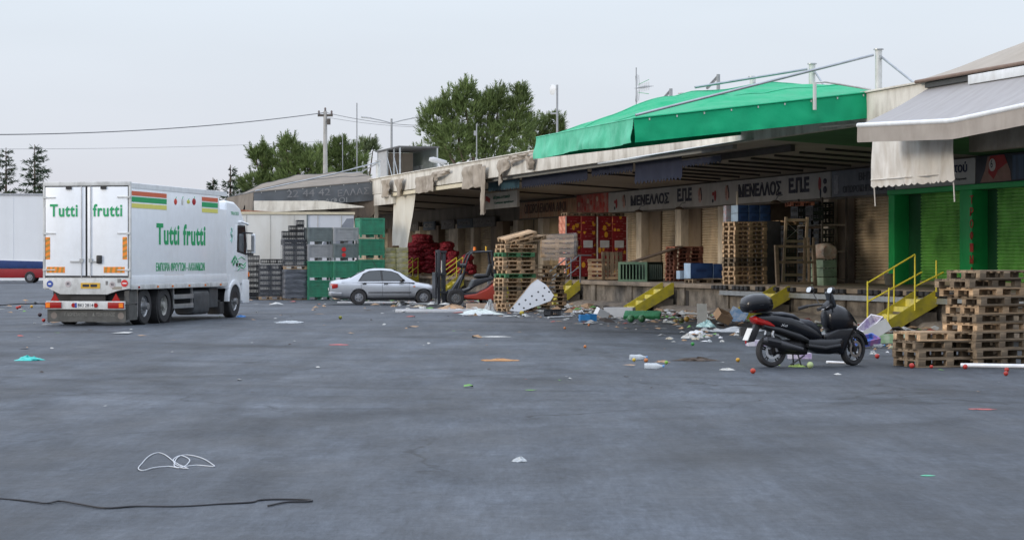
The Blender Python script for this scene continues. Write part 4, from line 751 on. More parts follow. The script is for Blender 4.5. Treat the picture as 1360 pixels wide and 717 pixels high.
# ============================================================ scooter
def scooter():
    t=thing('motor_scooter','black maxi scooter with a rear top case parked on its stand facing right','scooter',G(1024,487.3),R(18)); t.scale=(.955,.955,.97)
    pb=mat('gloss_black_paint',(.006,.007,.010),.25,var=.1,spec=.35,coat=.15); mb_=mat('matt_black_plastic',(.014,.015,.018),.5,var=.15); sg=mat('dark_seat_vinyl',(.01,.012,.018),.5,var=.1); ad=mat('dark_alloy',(.06,.06,.065),.35,.7)
    def whl(x,r,w,rz=0,nm='wheel'):
        e=link(nm,MB().lathe([(r*.74,-w/2),(r*.9,-w/2),(r*.98,-w*.3),(r,0),(r*.98,w*.3),(r*.9,w/2),(r*.74,w/2),(r*.72,0),(r*.74,-w/2)],ax=(0,1,0),n=36).mesh('tyre',rubber,smooth=True),t,(x,0,r),(0,0,rz))
        MB().lathe([(r*.75,-w*.3),(r*.68,-w*.28),(r*.68,w*.28),(r*.75,w*.3)],ax=(0,1,0),n=30).build('rim',ad,e,smooth=True)
        q=MB()
        for k in range(5): 
            a=2*PI*k/5+.3
            for d in (-.13,.13): q.tube([(math.cos(a)*r*.15,-.02,math.sin(a)*r*.15),(math.cos(a+d)*r*.7,-.02,math.sin(a+d)*r*.7)],.014,6)
        q.cyl((0,-.06,0),(0,.06,0),r*.2,n=16); q.build('spokes',ad,e)
        MB().lathe([(r*.34,-.004),(r*.5,-.004),(r*.5,.004),(r*.34,.004)],(0,-.07,0),(0,1,0),24).build('brake_disc',chrome,e)
        return e
    whl(0,.275,.15); whl(1.56,.29,.12,R(20))
    def S(cx,cy): return ((cx-258)/313,(622-cy)/341)
    def lf(name,st,m,**k):
        return MB().loft([(a,b,c,w,0,p) for a,b,c,w,p in st],n=20).build(name,m,t,smooth=True,angle=.9)
    # rear body
    lf('tail_fairing',[(-.36,.80,.86,.06,2.5),(-.25,.74,.9,.14,2.5),(0,.66,.92,.19,2.6),(.3,.56,.88,.22,2.8),(.55,.48,.78,.22,3),(.78,.44,.66,.2,3),(.9,.42,.56,.16,3)],pb)
    lf('passenger_seat',[(-.12,.86,.91,.1,2.5),(0,.86,.935,.16,2.5),(.2,.84,.935,.18,2.5),(.38,.80,.9,.18,2.5),(.47,.76,.84,.16,2.5)],sg)
    lf('rider_seat',[(.42,.72,.80,.15,2.5),(.52,.66,.82,.17,2.5),(.7,.6,.80,.17,2.6),(.84,.52,.72,.15,2.5),(.92,.46,.6,.1,2.5)],sg)
    lf('side_stripe_panel',[(-.2,.66,.74,.17,2.5),(.1,.56,.7,.215,2.5),(.45,.44,.6,.235,2.5),(.62,.4,.5,.22,2.5)],mb_)
    lf('floor_tunnel',[(.62,.3,.50,.20,3),(.8,.22,.5,.23,3.2),(1.05,.2,.5,.25,3.2),(1.25,.22,.52,.23,3.2),(1.32,.28,.5,.17,3)],pb)
    lf('footboard',[(.6,.33,.4,.25,5),(.9,.28,.36,.3,5),(1.2,.32,.4,.27,5)],mb_)
    # front apron rising
    MB().prism([S(540,440),S(640,395),S(730,400),S(700,470),S(662,560),S(560,500)],-.2,.2,'y').build('leg_shield',pb,t,bevel=.05,seg=3)
    lf('front_fairing',[(1.02,.68,.96,.15,2.5),(1.08,.60,1.0,.21,2.6),(1.2,.55,1.06,.24,2.6),(1.35,.55,1.02,.23,2.5),(1.48,.58,.92,.18,2.4),(1.6,.6,.78,.1,2.2),(1.64,.64,.7,.03,2)],pb)
    lf('nose_lower',[(1.28,.44,.7,.18,2.6),(1.42,.48,.7,.16,2.6),(1.55,.52,.7,.09,2.4)],mb_)
    for s in (-1,1): MB().loft([(1.4,.72,.8,.03,s*.17),(1.5,.68,.78,.04,s*.13),(1.6,.66,.72,.03,s*.07)],n=10).build('headlight',chrome,t,smooth=True)
    MB().prism([(1.15,1.02),(1.2,1.02),(1.13,1.22),(1.09,1.27),(1.08,1.24)],-.12,.12,'y').build('windscreen',mat('smoked_screen',(.02,.024,.03),.1,spec=.7),t,bevel=.01)
    MB().loft([(1.0,.97,1.05,.07),(1.08,.96,1.12,.10),(1.18,.98,1.06,.09)],n=14).build('dashboard',mb_,t,smooth=True)
    for s in (-1,1):
        h=MB().tube([(1.12,0,1.02),(1.08,s*.14,1.05),(.98,s*.27,1.04),(.86,s*.33,1.02),(.72,s*.37,.98)],.022).build('handlebar',black,t,smooth=True); MB().tube([(.86,s*.33,1.02),(.7,s*.375,.975)],.03).build('grip',rubber,h,smooth=True)
        MB().tube([(.95,s*.3,1.03),(.82,s*.36,.985),(.76,s*.39,.97)],.008).build('brake_lever',chrome,h)
        mi=MB().tube([(1.02,s*.2,1.05),(.98,s*.3,1.2),(.96,s*.36,1.28)],.009).build('mirror_stalk',black,t,smooth=True)
        MB().loft([(-.03,-.035,.035,.05),(0,-.055,.055,.095),(.02,-.05,.05,.09)],n=16).build('mirror_shell',pb,mi,smooth=True).location=(.95,s*.4,1.3)
        g=MB().loft([(0,-.046,.046,.085),(-.004,-.044,.044,.083)],n=16).build('mirror_glass',mat('mirror_silver',(.85,.86,.88),.12,1,var=.01),mi,smooth=True); g.location=(.915,s*.4,1.3); g.rotation_euler=(0,R(14),0)
    # rear: light, plate, rack, case
    MB().loft([(-.37,.79,.85,.09,0),(-.33,.74,.87,.15,0),(-.1,.68,.79,.192,0),(-.02,.68,.72,.195,0)],n=16).build('tail_light',redl,t,smooth=True)
    MB().prism([(-.3,.76),(-.2,.72),(-.33,.44),(-.46,.42)],-.05,.05,'y').build('plate_bracket',black,t,bevel=.01)
    pl=MB().cbox((0,0,0),(.012,.2,.22)).build('licence_plate',mat('plate_white',()),t); pl.location=(-.44,0,.56); pl.rotation_euler=(0,R(24),0)
    MB().cyl((-.48,0,.43),(-.47,0,.43),.03).build('reflector',redl,t)
    MB().tube([(.1,.1,.92),(-.35,.08,.93),(-.35,-.08,.93),(.1,-.1,.92)],.015).build('luggage_rack',black,t,smooth=True)
    cs=MB().loft([(-.54,.97,1.08,.1,0,2.4),(-.50,.93,1.18,.19,0,2.6),(-.38,.92,1.24,.24,0,2.6),(-.2,.93,1.26,.24,0,2.6),(-.06,.94,1.19,.2,0,2.6),(-.01,.98,1.1,.12,0,2.4)],n=24).build('top_case',pb,t,smooth=True,angle=.9)
    MB().loft([(-.545,1.05,1.075,.11,0,3),(-.50,1.045,1.07,.198,0,3),(-.28,1.045,1.07,.247,0,3),(-.06,1.045,1.07,.206,0,3),(-.005,1.05,1.07,.11,0,3)],n=24).build('case_seam',mb_,cs,smooth=True)
    # exhaust, engine, stand, fender
    MB().tube([(.5,-.2,.3),(.2,-.2,.36),(-.02,-.21,.42),(-.22,-.21,.46),(-.26,-.21,.47)],[.04,.08,.085,.08,.05],14).build('exhaust',ad,t,smooth=True); MB().tube([(.05,-.27,.42),(-.2,-.27,.47)],.05,8).build('exhaust_guard',mb_,t,smooth=True)
    MB().loft([(0,.2,.38,.1),(.2,.22,.46,.15),(.5,.2,.46,.16),(.65,.2,.4,.1)],n=14).build('engine',mat('engine_dark',(.03,.03,.032),.5,.5,var=.3,scale=10),t,smooth=True)
    MB().tube([(.05,.14,.27),(-.04,.14,.55),(.0,.14,.68)],.025).tube([(.05,-.14,.27),(-.04,-.14,.55),(.0,-.14,.68)],.025).build('rear_shock',chrome,t)
    for s in (-1,1): MB().tube([(.46,s*.1,.22),(.5,s*.15,.02),(.6,s*.17,.01)],.014).build('stand_leg',black,t,smooth=True)
    MB().tube([(.56,-.16,.2),(.3,-.22,.06),(.26,-.24,.05)],.014).build('side_stand',black,t)
    f=[]
    fe=MB().lathe([(.33,-.08),(.345,-.03),(.345,.03),(.33,.08)],(0,0,0),(0,1,0),40)
    vs=fe.v; keep=[]
    me=MB(); n=40
    for i in range(3):
        for k in range(n):
            c=sum((vs[j] for j in (i*n+k,i*n+(k+1)%n,(i+1)*n+k)),Vector())/3; a=math.degrees(math.atan2(c.z,c.x))
            if 10<a<165: me.add([vs[i*n+k],vs[i*n+(k+1)%n],vs[(i+1)*n+(k+1)%n],vs[(i+1)*n+k]],[(0,1,2,3)])
    o=me.build('front_fender',pb,t,smooth=True); o.location=(1.56,0,.29); o.rotation_euler=(0,0,R(20))
    for s in (-1,1): MB().tube([(1.56,s*.09,.29),(1.44,s*.09,.62)],.025).build('fork_leg',ad,t,smooth=True)
    text('Xciting','fairing_lettering',mat('silver_letter',(.6,.62,.64),.3,.6),t,(.03,-.222,.7),(1,0,-.12),(0,0,1),.17,.04,bold=.01,ext=.003,shear=.3) if 0 else text('Xci','fairing_lettering',mat('silver_letter',(.6,.62,.64),.3,.6),t,(.08,-.226,.70),(1,0,-.12),(0,0,1),.13,.04,bold=.01,ext=.003,shear=.3)
scooter()
# ============================================================ stairs up to the dock
def stairs(lab,pt,pb_,w=1.05,rails=None,wm=yel,n=4):
    u=U(pt); v=VA(pb_,u+.0); v=min(v,-1.2); t=thing('dock_stairs',lab,'stairs',P(u,0,0),ROT)
    L_=-v; 
    for q in (0,w-.03):
        MB().prism([(v,.0),(v+.28,0),(-.14,.62),(-.14,1.0),(-.2,1.0),(v-.02,.2)],q,q+.03,'y').build('stringer',wm,t)
    for k in range(n):
        a=v+.08+(L_-.25)*k/n; z=.2+.78*k/n*.98
        MB().box(a,a+(L_-.25)/n+.02,.031,w-.031,z-.02,z).box(a,a+.012,.031,w-.031,z-.19,z-.021).build('step',mat('worn_yellow_step',(.62,.54,.12),.6,var=.2,dirt=((.3,.27,.2),.6,3,(1,1,1))),t)
    MB().box(v*.55,-.14,.05,w-.05,.0,.45).build('concrete_core',conc,t)
    return t,v,w
stairs('short yellow steps with no rail in the middle of the dock, beside two watermelons',900,843)
stairs('yellow steps without rail behind the scooter top case',1055,988)
t,v,w=stairs('yellow steps with yellow handrails under the green shop',1252,1176)
yr=mat('yellow_rail_paint',(.72,.6,.05),.5,var=.1)
def zr(x): return .25+(.98-.25)*min(1,(x-v)/(-v-.15))
for q,full in ((w+.04,1),(-.04,0)):
    for x,b in ((v+.05,0),(v*.5,.0),(-.2,0)):
        h=.95 if full else .8
        MB().tube([(x,q,zr(x)-.15),(x+(.03 if x<v+.1 and not full else 0),q,zr(x)+h)],.022).build('rail_post',yr,t,smooth=True)
    if full: MB().tube([(v+.05,q,zr(v)+.93),(-.2,q,zr(-.2)+.95)],.022).build('top_rail',yr,t,smooth=True)
    MB().tube([(v+.05 if full else v*.5,q,zr(v if full else v*.5)+.45),(.0,q,zr(-.2)+.5)],.022).build('mid_rail',yr,t,smooth=True)
t,v,w=stairs('yellow steps with grey steel handrails beside the dotted foam board',775,742)
gr=mat('grey_rail_steel',(.2,.22,.24),.5,.5,var=.1)
for q in (-.05,w+.05):
    MB().tube([(v-.15,q,1.05),(-.2,q,1.95),(.3,q,1.95)],.028).build('top_rail',gr,t,smooth=True); MB().tube([(v-.15,q,.65),(-.2,q,1.5)],.024).build('mid_rail',gr,t,smooth=True)
    MB().tube([(-.15,q,.9),(-.15,q,1.95)],.03).build('rail_post',gr,t,smooth=True)
MB().box(v-.25,v-.13,-.11,.01,0,1.1).build('corner_post',gr,t); MB().tube([(v-.18,-.05,.75),(v+.75,-.05,.02)],.03).build('diagonal_brace',gr,t)
t,v,w=stairs('yellow steps behind the forklift with grey rails in front of the pallet stack',700,655)
for q in (-.05,): MB().tube([(v-.1,q,1.05),(-.2,q,1.95)],.028).build('top_rail',gr,t,smooth=True); 
MB().box(v-.25,v-.13,-.11,.01,0,1.15).build('corner_post',gr,t); MB().box(v+.1,v+.2,-.11,.01,0,1.15).build('corner_post',gr,t)
for px,pb2,lab in ((620,585,'yellow steps with yellow rails partly hidden behind the forklift'),(560,528,'yellow steps with yellow rails behind the silver car')):
    t,v,w=stairs(lab,px,pb2)
    for q in (-.04,w+.04):
        for x in (v+.05,-.2): MB().tube([(x,q,zr(x)-.15),(x,q,zr(x)+.95)],.022).build('rail_post',yr,t,smooth=True)
        MB().tube([(v+.05,q,zr(v)+.93),(-.2,q,zr(-.2)+.95)],.022).build('top_rail',yr,t,smooth=True); MB().tube([(v+.05,q,zr(v)+.45),(-.2,q,zr(-.2)+.5)],.022).build('mid_rail',yr,t,smooth=True)
# ============================================================ pallets
def pallet(m,mb2=None):
    t=thing('wooden_pallet','x','pallet',(0,0,-50)); m2=mb2 or m
    d=MB()
    for y,w in ((-.35,.1),(-.175,.1),(0,.145),(.175,.1),(.35,.1)): d.box(-.6,.6,y-w/2,y+w/2,.122,.144)
    for x in (-.53,0,.53): d.box(x-.07,x+.07,-.4,.4,.1,.1215)
    d.build('deck',m,t)
    bme=MB().box(-.07,.07,-.05,.05,0,.078).mesh('block',m2,bevel=.004,seg=1)
    for x in (-.53,0,.53):
        for y in (-.35,0,.35): link('block',bme,t,(x,y,.0221))
    b=MB().box(-.6,.6,-.05,.05,0,.022).mesh('bottom_board',m)
    for y in (-.35,0,.35): link('bottom_board',b,t,(0,y,0))
    return freeze(t)
PAL={k:pallet(m) for k,m in (('n',wood),('d',woodd),('r',woodr),('g',woodg))}
USED=set()
ORD=['bottom','second','third','fourth','fifth','sixth','seventh','eighth','ninth','tenth','eleventh','twelfth','thirteenth','fourteenth','fifteenth']
def getp(k):
    return PAL[k]
def stack(loc,n,rz,kinds,lab,grp,jit=.03,jr=2,dx=None):
    loc=Vector(loc)
    for i in range(n):
        k=kinds[i%len(kinds)]; o=Vector((rnd.uniform(-jit,jit),rnd.uniform(-jit,jit),0))
        if dx and i in dx: o+=Vector(dx[i])
        nm=('bottom' if i==0 else 'top' if i==n-1 else ORD[i]+' from the bottom'); d=dup(PAL[k],loc+o+Vector((0,0,.1445*i+.001)),R(rz+rnd.uniform(-jr,jr)))
        d['label']=f'{nm} pallet of {lab}'; d['group']=grp
g=G(1306,488); th=30
stack((g.x+.24,g.y+.75,0),11,31,['d','d','d','d','n','d','n','d','n','d','d'],'the tall pile at the right edge','pallets in the tall right pile',.05,3,{8:(-.1,.05,0),9:(-.12,-.05,0),10:(.05,0,0)})
g=G(1212,488); stack((g.x+.50,g.y+.5,0),4,19,['d','d','d','n'],'the low pile beside the scooter','pallets in the low pile',.03,3)
u=U(985,.9); stack(P(u,1.0,DZ),14,25,['n','n','n','n','d','d','n','n','n','n','n','n','n','n'],'the neat tall stack on the dock','pallets stacked on the dock',.02,1.5)
g=G(672,414); stack((g.x+.33,g.y+.6,0),16,26,['n','n','n','n','n','d','n','n','g','n','n','n','n','g','n','n'],'the mixed stack beside the forklift','pallets in the mixed stack',.06,4)
g=G(722,413); stack((g.x+.15,g.y+2.6,0),11,12,['d','n','d','n'],'the brown pile behind the dotted foam board','pallets behind the foam board',.07,4)
# upright wrapped pallets on the brown pile
def lean(lab,loc,rot,k='n'):
    d=dup(PAL[k],loc,rot); d['label']=lab; return d
lean('pallet tilted like a lid over the top of the mixed stack',(.2,71.2,2.52),(R(6),R(-14),R(20)))
lean('pallet sloping on the mixed stack under the tilted lid',(.5,71.3,2.42),(R(3),R(-9),R(28)))
lean('pallet standing on edge on the brown pile, wrapped in film',(1.6,72.6,2.25),(R(82),0,R(6)))
lean('second pallet standing on edge behind the film wrapped one',(1.75,73.1,2.3),(R(84),0,R(3)),'d')
film=mat('stretch_film',(.75,.77,.8),.18,alpha=.16,var=.1,bump=(.5,6))
ff=tag(MB().grid(lambda a,b:(1.25*a,.04*noise.noise(Vector((a*6,b*6,0))),.95*b*(.95+.1*a)),14,12).build('plastic_film',film,smooth=True,fix=False),'torn clear plastic film hanging over the upright pallet','plastic film'); ff.location=(1.05,72.35,1.75)
u=U(806,.9); lean('pallet standing upright on the dock between the red cartons and the green bin',P(u,.75,DZ+.42),(R(80),0,R(4))); lean('lower pallet leaning upright behind the first one on the dock',P(u-.1,1.05,DZ+.5),(R(82),R(90),R(4)),'d')
u=U(912,3.3); 
stack(P(u,3.2,DZ),9,20,['r'],'the reddish stack beside the blue cartons','reddish pallets on the dock',.02,2)
d_=dup(PAL['d'],P(U(917,.5)+.3,1.15,DZ),ROT); d_['label']='single dark pallet under the two blue cartons on the dock' 
# wooden frames leaning in the open bay
fr=thing('timber_gate','brown wooden gate-like frame leaning in the open bay','frame',P(U(1058,1.0),1.0,DZ),ROT)
for y in (-.62,.62): MB().cbox((y,.07,.62),(.1,.1,1.24),(R(-6),0,0)).build('frame_post',woodd,fr)
for z in (1.2,.72,.08): MB().cbox((0,z*.1+.01,z),(1.14,.08,.08)).build('frame_rail',woodd,fr)
# ============================================================ cartons, crates, bins
def wframe(loc,rz=ROT): return Matrix.Translation(loc)@Matrix.Rotation(rz,4,'Z')
# printed fruit cartons
def carton_mat():
    m=bpy.data.materials.new('printed_fruit_carton'); m.use_nodes=True; t=NT(m); b=m.node_tree.nodes['Principled BSDF']; b.inputs['Roughness'].default_value=.5
    oi=t.n('ObjectInfo'); s_=t.n('VectorMath'); s_.operation='SCALE'; s_.inputs[0].default_value=(9,5,7); t.l(oi.outputs['Random'],s_.inputs['Scale']); ad=t.n('VectorMath'); ad.operation='ADD'; t.l(t.coord((1,1,.7)),ad.inputs[0]); t.l(s_.outputs[0],ad.inputs[1]); vo=t.n('TexVoronoi'); vo.inputs['Scale'].default_value=4.6; vo.inputs['Randomness'].default_value=.8; t.l(ad.outputs[0],vo.inputs['Vector'])
    lem=t.mapr(vo.outputs['Distance'],.36,.4,1,0); sel=t.n('SeparateColor'); t.l(vo.outputs['Color'],sel.inputs[0]); lem=t.math('MULTIPLY',lem,t.math('GREATER_THAN',sel.outputs[0],.5))
    w=t.noise(t.coord((1,5,9)),3,3,.6); scr=t.mapr(w,.60,.62,0,.75)
    c=t.mix(scr,(.2,.006,.01),(.6,.3,.28)); c=t.mix(lem,c,(.62,.30,.02)); t.l(c,b.inputs['Base Color']); return m
pcm=carton_mat(); pcl=mat('sunlit_carton_side',(.72,.22,.14),.55,var=.35,scale=6,dirt=((.85,.55,.4),.9,5,(1,1,1))); wtag=mat('white_tag',(.5,.5,.5),.6)
cme=MB().box(0,.63,0,.5,0,.305).mesh('fruit_carton',pcm,bevel=.006); cme.materials.append(pcl)
for p in cme.polygons:
    if p.normal.x<-.7: p.material_index=1  # left-facing sides painted paler, as sunlight on the cartons
uc_=U(752,.9)
for si,lab in enumerate(('left','right')):
    v0=.9+si*1.36
    for k in range(8):
        for j in range(4):
            c=link('fruit_carton',cme,None,P(uc_+(j//2)*.51,v0+(j%2)*.64,DZ+.12+k*.31)+Vector((rnd.uniform(-.01,.01),rnd.uniform(-.01,.01),0)),(0,0,ROT+R(rnd.uniform(-.8,.8))))
            tag(c,f'red lemon-print carton, {["left front","right front","left rear","right rear"][j]} column of the {lab} carton stack, {ORD[k] if k else "bottom"} layer','carton','red fruit cartons stacked on the dock')
    pl_=dup(PAL['d'],P(uc_+.5,v0+.62,DZ-.02),ROT); pl_['label']=f'pallet under the {lab} stack of red cartons'; pl_['group']='pallets under carton stacks'
    for q,dv in enumerate((-.01,1.29)):
        if si==0 and q==1: continue
        e=tag(MB().box(-.03,.02,-.012,0,0,2.45).build('corner_strip',mat('white_edge_board',(.62,.6,.56),.6)),f'white edge board at the {["left","right"][q]} edge of the {lab} red carton stack','edge board'); e.location=P(uc_-.006,v0+dv,DZ+.12); e.rotation_euler=(0,0,ROT)
    for j in range(2):
        q=tag(MB().box(.1,.5,-.02,-.012,0,.3).build('paper_label',wtag),f'white paper sheet on the {lab} red carton stack, {["left","right"][j]} column','paper sheet'); q.location=P(uc_-.006,v0+j*.64,DZ+1.3); q.rotation_euler=(0,0,ROT)
for i_ in range(2):
    d_=dup(PAL['d'],P(uc_+.45,1.55+i_*1.3,DZ+.12+8*.31+.003),ROT); d_['label']=f'dark pallet lying on top of the {["left","right"][i_]} red carton stack'
# plastic crate
def crate_mesh(name,w,d,h,m,slats=3,post=.04):
    mb=MB(); t=.012
    for sx in (-1,1):
        for sy in (-1,1): mb.cbox((sx*(w/2-post/2),sy*(d/2-post/2),h/2),(post,post,h))
    for sy in (-1,1):
        mb.cbox((0,sy*(d/2-t/2),h-.02),(w-2*post,t,.04)); mb.cbox((0,sy*(d/2-t/2),.02),(w-2*post,t,.04))
        for k in range(slats): mb.cbox((0,sy*(d/2-t/2),h*(k+1)/(slats+1)),(w-2*post,t,h*.42/(slats+1)))
        for k in range(1,4): mb.cbox((-w/2+w*k/4,sy*(d/2-t/2),h/2),(.02,t*1.4,h-.08))
    for sx in (-1,1):
        mb.cbox((sx*(w/2-t/2),0,h-.02),(t,d-2*post,.04)); mb.cbox((sx*(w/2-t/2),0,.02),(t,d-2*post,.04))
        for k in range(slats): mb.cbox((sx*(w/2-t/2),0,h*(k+1)/(slats+1)),(t,d-2*post,h*.42/(slats+1)))
    mb.cbox((0,0,.008),(w-.02,d-.02,.014))
    return mb.mesh(name,m)
bk=mat('black_crate_plastic',(.012,.0125,.015),.45,var=.3,rand=.3); 
bc=crate_mesh('plastic_crate',.58,.39,.24,bk)
def bin_mesh(name,m,w=1.14,d=1.0,h=.86,ribs=1):
    mb=MB(); mb.box(-w/2+.03,w/2-.03,-d/2+.03,d/2-.03,.13,.15)
    for s in (-1,1):
        mb.box(-w/2+.08,w/2-.08,s*(d/2-.04)-.012,s*(d/2-.04)+.012,.13,h-.02)
        mb.box(s*(w/2-.04)-.012,s*(w/2-.04)+.012,-d/2+.08,d/2-.08,.13,h-.02)
        for q in (-1,1): mb.box(s*w/2-(.09 if s>0 else 0),s*w/2+(.09 if s<0 else 0),q*d/2-(.09 if q>0 else 0),q*d/2+(.09 if q<0 else 0),0,h)
        mb.box(-w/2+.091,w/2-.091,s*d/2-.03 if s>0 else s*d/2,s*d/2 if s>0 else s*d/2+.03,h-.07,h); mb.box(-w/2+.091,w/2-.091,s*d/2-.03 if s>0 else s*d/2,s*d/2 if s>0 else s*d/2+.03,.12,.17)
        mb.box(s*w/2-.03 if s>0 else s*w/2,s*w/2 if s>0 else s*w/2+.03,-d/2+.091,d/2-.091,h-.07,h)
        for k in range(4): z=.24+k*.13; mb.box(-w/2+.16,w/2-.16,s*(d/2-.035)-.02,s*(d/2-.035)+.02,z,z+.06)
        for k in (-.5,0,.5): mb.box(k*w*.55-.02,k*w*.55+.02,s*(d/2-.03)-.02,s*(d/2-.03)+.02,.17,h-.07)
    mb.box(-.1,.1,-d/2+.1,d/2-.1,0,.125); 
    return mb.mesh(name,m)
gbin=mat('green_bin_plastic',(.025,.20,.115),.5,var=.15,rand=.18,dirt=((.05,.12,.07),.5,3,(1,1,1))); gbl=mat('grey_bin_plastic',(.3,.31,.32),.55,var=.12,rand=.1); gyd=mat('dark_grey_bin_plastic',(.14,.17,.17),.55,var=.15)
GB=bin_mesh('bulk_bin',gbin); GG=bin_mesh('bulk_bin',gbl,h=.72); GD=bin_mesh('bulk_bin',gyd,h=.75)
YB=4725/(398-346.)
def gx(px,Y=YB): return (px-CX)/F*Y
def putbin(me,px,z,lab,rz=ROT,rx=0,grp='bulk bins stacked in front of the white cabin wall'):
    o=link('bulk_bin',me,None,(gx(px),YB+.6,z),(rx,0,rz+R(rnd.uniform(-1.2,1.2)))); return tag(o,lab,'bin',grp)
for k in range(4): putbin(GB,490,k*.93,f'green bulk bin, {["bottom","second from the bottom","third from the bottom","top"][k]} one of the rightmost tallest bin stack')
for k in range(4): pass
for i,(px,nm) in enumerate(((455.5,'middle'),(421,'left'))):
    for k in range(2): putbin(GB,px,k*.87,f'green bulk bin, {["bottom","upper"][k]} green one of the {nm} bin stack')
putbin(GD,455.5,1.75,'grey mesh-like bin on the middle bin stack under the topmost one'); putbin(GG,455.5,2.51,'pale grey bin on top of the middle bin stack')
putbin(GG,421,1.75,'pale grey bin on the left stack resting on green bins'); 
o=putbin(GD,421,2.48,'dark grey open bin lying on its side on top of the left stack',rx=0); 
# red marks on the grey mesh bin
MB().cyl((-.12,-.53,.5),(-.12,-.52,.5),.1).cyl((-.12,-.53,.25),(-.12,-.52,.25),.09).build('red_mark',mat('red_sticker',()),[x for x in bpy.data.objects if x.get('label','').startswith('grey mesh-like')][0])
# film wrapped crate loads
wrap_m=mat('grey_stretch_film',(.22,.24,.28),.2,alpha=.14,var=.2,scale=3,bump=(.7,7),stretch=(1,1,3))
def wrapped(lab,px,z,layers,w=1.08,withpal=True,solid=False):
    t=thing('wrapped_crate_load',lab,'crate load',(gx(px),YB+.5,z),ROT,'film wrapped loads of black crates')
    for c in kids(PAL['n']): 
        if withpal:
            q=c.copy(); COL.objects.link(q); q.parent=t; q.name='pallet_'+c.name.split('.')[0]
            q.scale=(.9,1,1); q.location=(c.location.x*.9,c.location.y,c.location.z)
    for k in range(layers):
        for i in range(2):
            for j in range(2):
                if j==1 and k<layers-1: continue
                link('plastic_crate',bc,t,((i-.5)*.54,(-.5+j)*.42,.15+k*.235)).scale=(.9,1,1)
    h=.15+layers*.235
    def wf(a,b):
        an=a*2*PI; p=8; c,s=math.cos(an),math.sin(an); x=.57*abs(c)**(2/p)*(1 if c>0 else -1); y=.46*abs(s)**(2/p)*(1 if s>0 else -1)
        n=.03*noise.noise(Vector((a*20,b*12,px)))+.012*math.sin(b*h/.235*2*PI); return (x*(1+n),y*(1+n),.06+(h-.03)*b+ .05*noise.noise(Vector((a*7,0,px)))*b)
    MB().grid(wf,72,26).build('stretch_wrap',wrap_m if not solid else mat('dense_stretch_film',(.10,.11,.13),.3,alpha=.85,var=.35,scale=3,bump=(.8,6),stretch=(1,1,3)),t,smooth=True,fix=False)
wrapped('film wrapped load of black crates on a pallet, left, nearest the lorry cab',356,0,6)
wrapped('densely wrapped dark load at the bottom of the second crate stack',389,0,5,solid=True)
wrapped('film wrapped black crates standing on the dense dark load',389,1.36,5)
def bcr(px,z,lab,rz=0,y=0): 
    o=link('plastic_crate',bc,None,(gx(px),YB+.45+y,z),(0,0,ROT+rz)); return tag(o,lab,'crate','loose black plastic crates')
zt_=1.36+.15+5*.235+.02
for px,n,nm in ((378,1,'left'),(387,2,'middle'),(397,3,'right')):
    for k in range(n+1): bcr(px,zt_-.12+k*.245 if 1 else 0,f'loose black crate, {ORD[k] if k else "lowest"} of the {nm} column on top of the wrapped stack').scale=(.55,1,1)
for px,k,nm in ((350,0,'left'),(362,0,'middle'),(371,0,'right'),): bcr(px,1.6,f'loose black crate on the left wrapped load, {nm} one').scale=(.6,1,.9)
for k in range(9):
    for j,px in enumerate((331,339)):
        if k>7 and j: continue
        bcr(px,.02+k*.245,f'black crate in the dark column beside the lorry mirror, {["left","right"][j]} side, {ORD[k] if k else "lowest"} layer',y=-.3).scale=(.5,1,1)
# yellow-grey cartons beside the tallest bins
cm2=mat('yellow_print_carton',(.36,.34,.22),.7,var=.3,scale=4,rand=.15,dirt=((.55,.5,.08),.8,3.0,(1,1,2.5))); cm=MB().box(-.27,.27,-.2,.2,0,.235).mesh('carton',cm2,bevel=.006)
for k in range(9):
    for j in range(2):
        o=link('carton',cm,None,(gx(515.5+j*15.5)+.0,YB+1.2,.14+k*.245),(0,0,ROT+R(rnd.uniform(-1.5,1.5)))); tag(o,f'yellow and grey carton beside the tallest green bins, {["left","right"][j]} column, {ORD[k] if k else "bottom"} layer','carton','yellow grey cartons on a pallet')
p_=dup(PAL['n'],(gx(523),YB+1.3,0),ROT); p_['label']='pallet under the yellow and grey cartons'
# cabin wall
YC=99.5; ZC=EYE+(HY-285)*YC/F; cw=mat('dirty_white_panel',(.62,.61,.57),.6,var=.04,scale=.8,dirt=((.42,.38,.31),.5,.9,(1,1,.25)))
t=thing('white_cabin','long white panelled cabin behind the crate stacks, its right panel flaking','cabin',((470-CX)/F*YC,YC,0),R(8))
x0=-(470-312)/F*YC
MB().box(x0,-2.25,0,4,.2,ZC).build('cabin_wall',cw,t,bevel=.02); MB().box(-2.24,0,.02,4,.2,ZC-.02).build('end_panel',mat('flaking_panel',(.6,.62,.66),.6,var=.04),t); MB().box(x0-.05,0.05,-.04,4.05,ZC+.001,ZC+.12).build('cabin_eave',mat('cream_trim',()),t)
for k in range(int(-x0/1.15)): MB().box(x0+.6+k*1.15,x0+.63+k*1.15,-.012,-.001,.25,ZC-.05).build('panel_joint',mat('joint_grey',(.4,.39,.36),.7),t)
MB().prism([(-1.5,2.6),(-1.2,2.9),(-1.0,3.2),(-.7,3.3),(-.35,3.8),(-.02,3.82),(-.02,2.2),(-1.5,2.2)],.005,.019,'y').build('bare_patch',mat('bare_metal_patch',(.22,.24,.28),.6,var=.1),t)
MB().box(-2.3,-2.24,-.02,.0,.2,ZC).build('panel_frame',gyd,t)
rsheet=mat('rusty_sheet',(.2,.07,.04),.8,var=.3,dirt=((.35,.3,.26),.6,3,(1,1,1)))
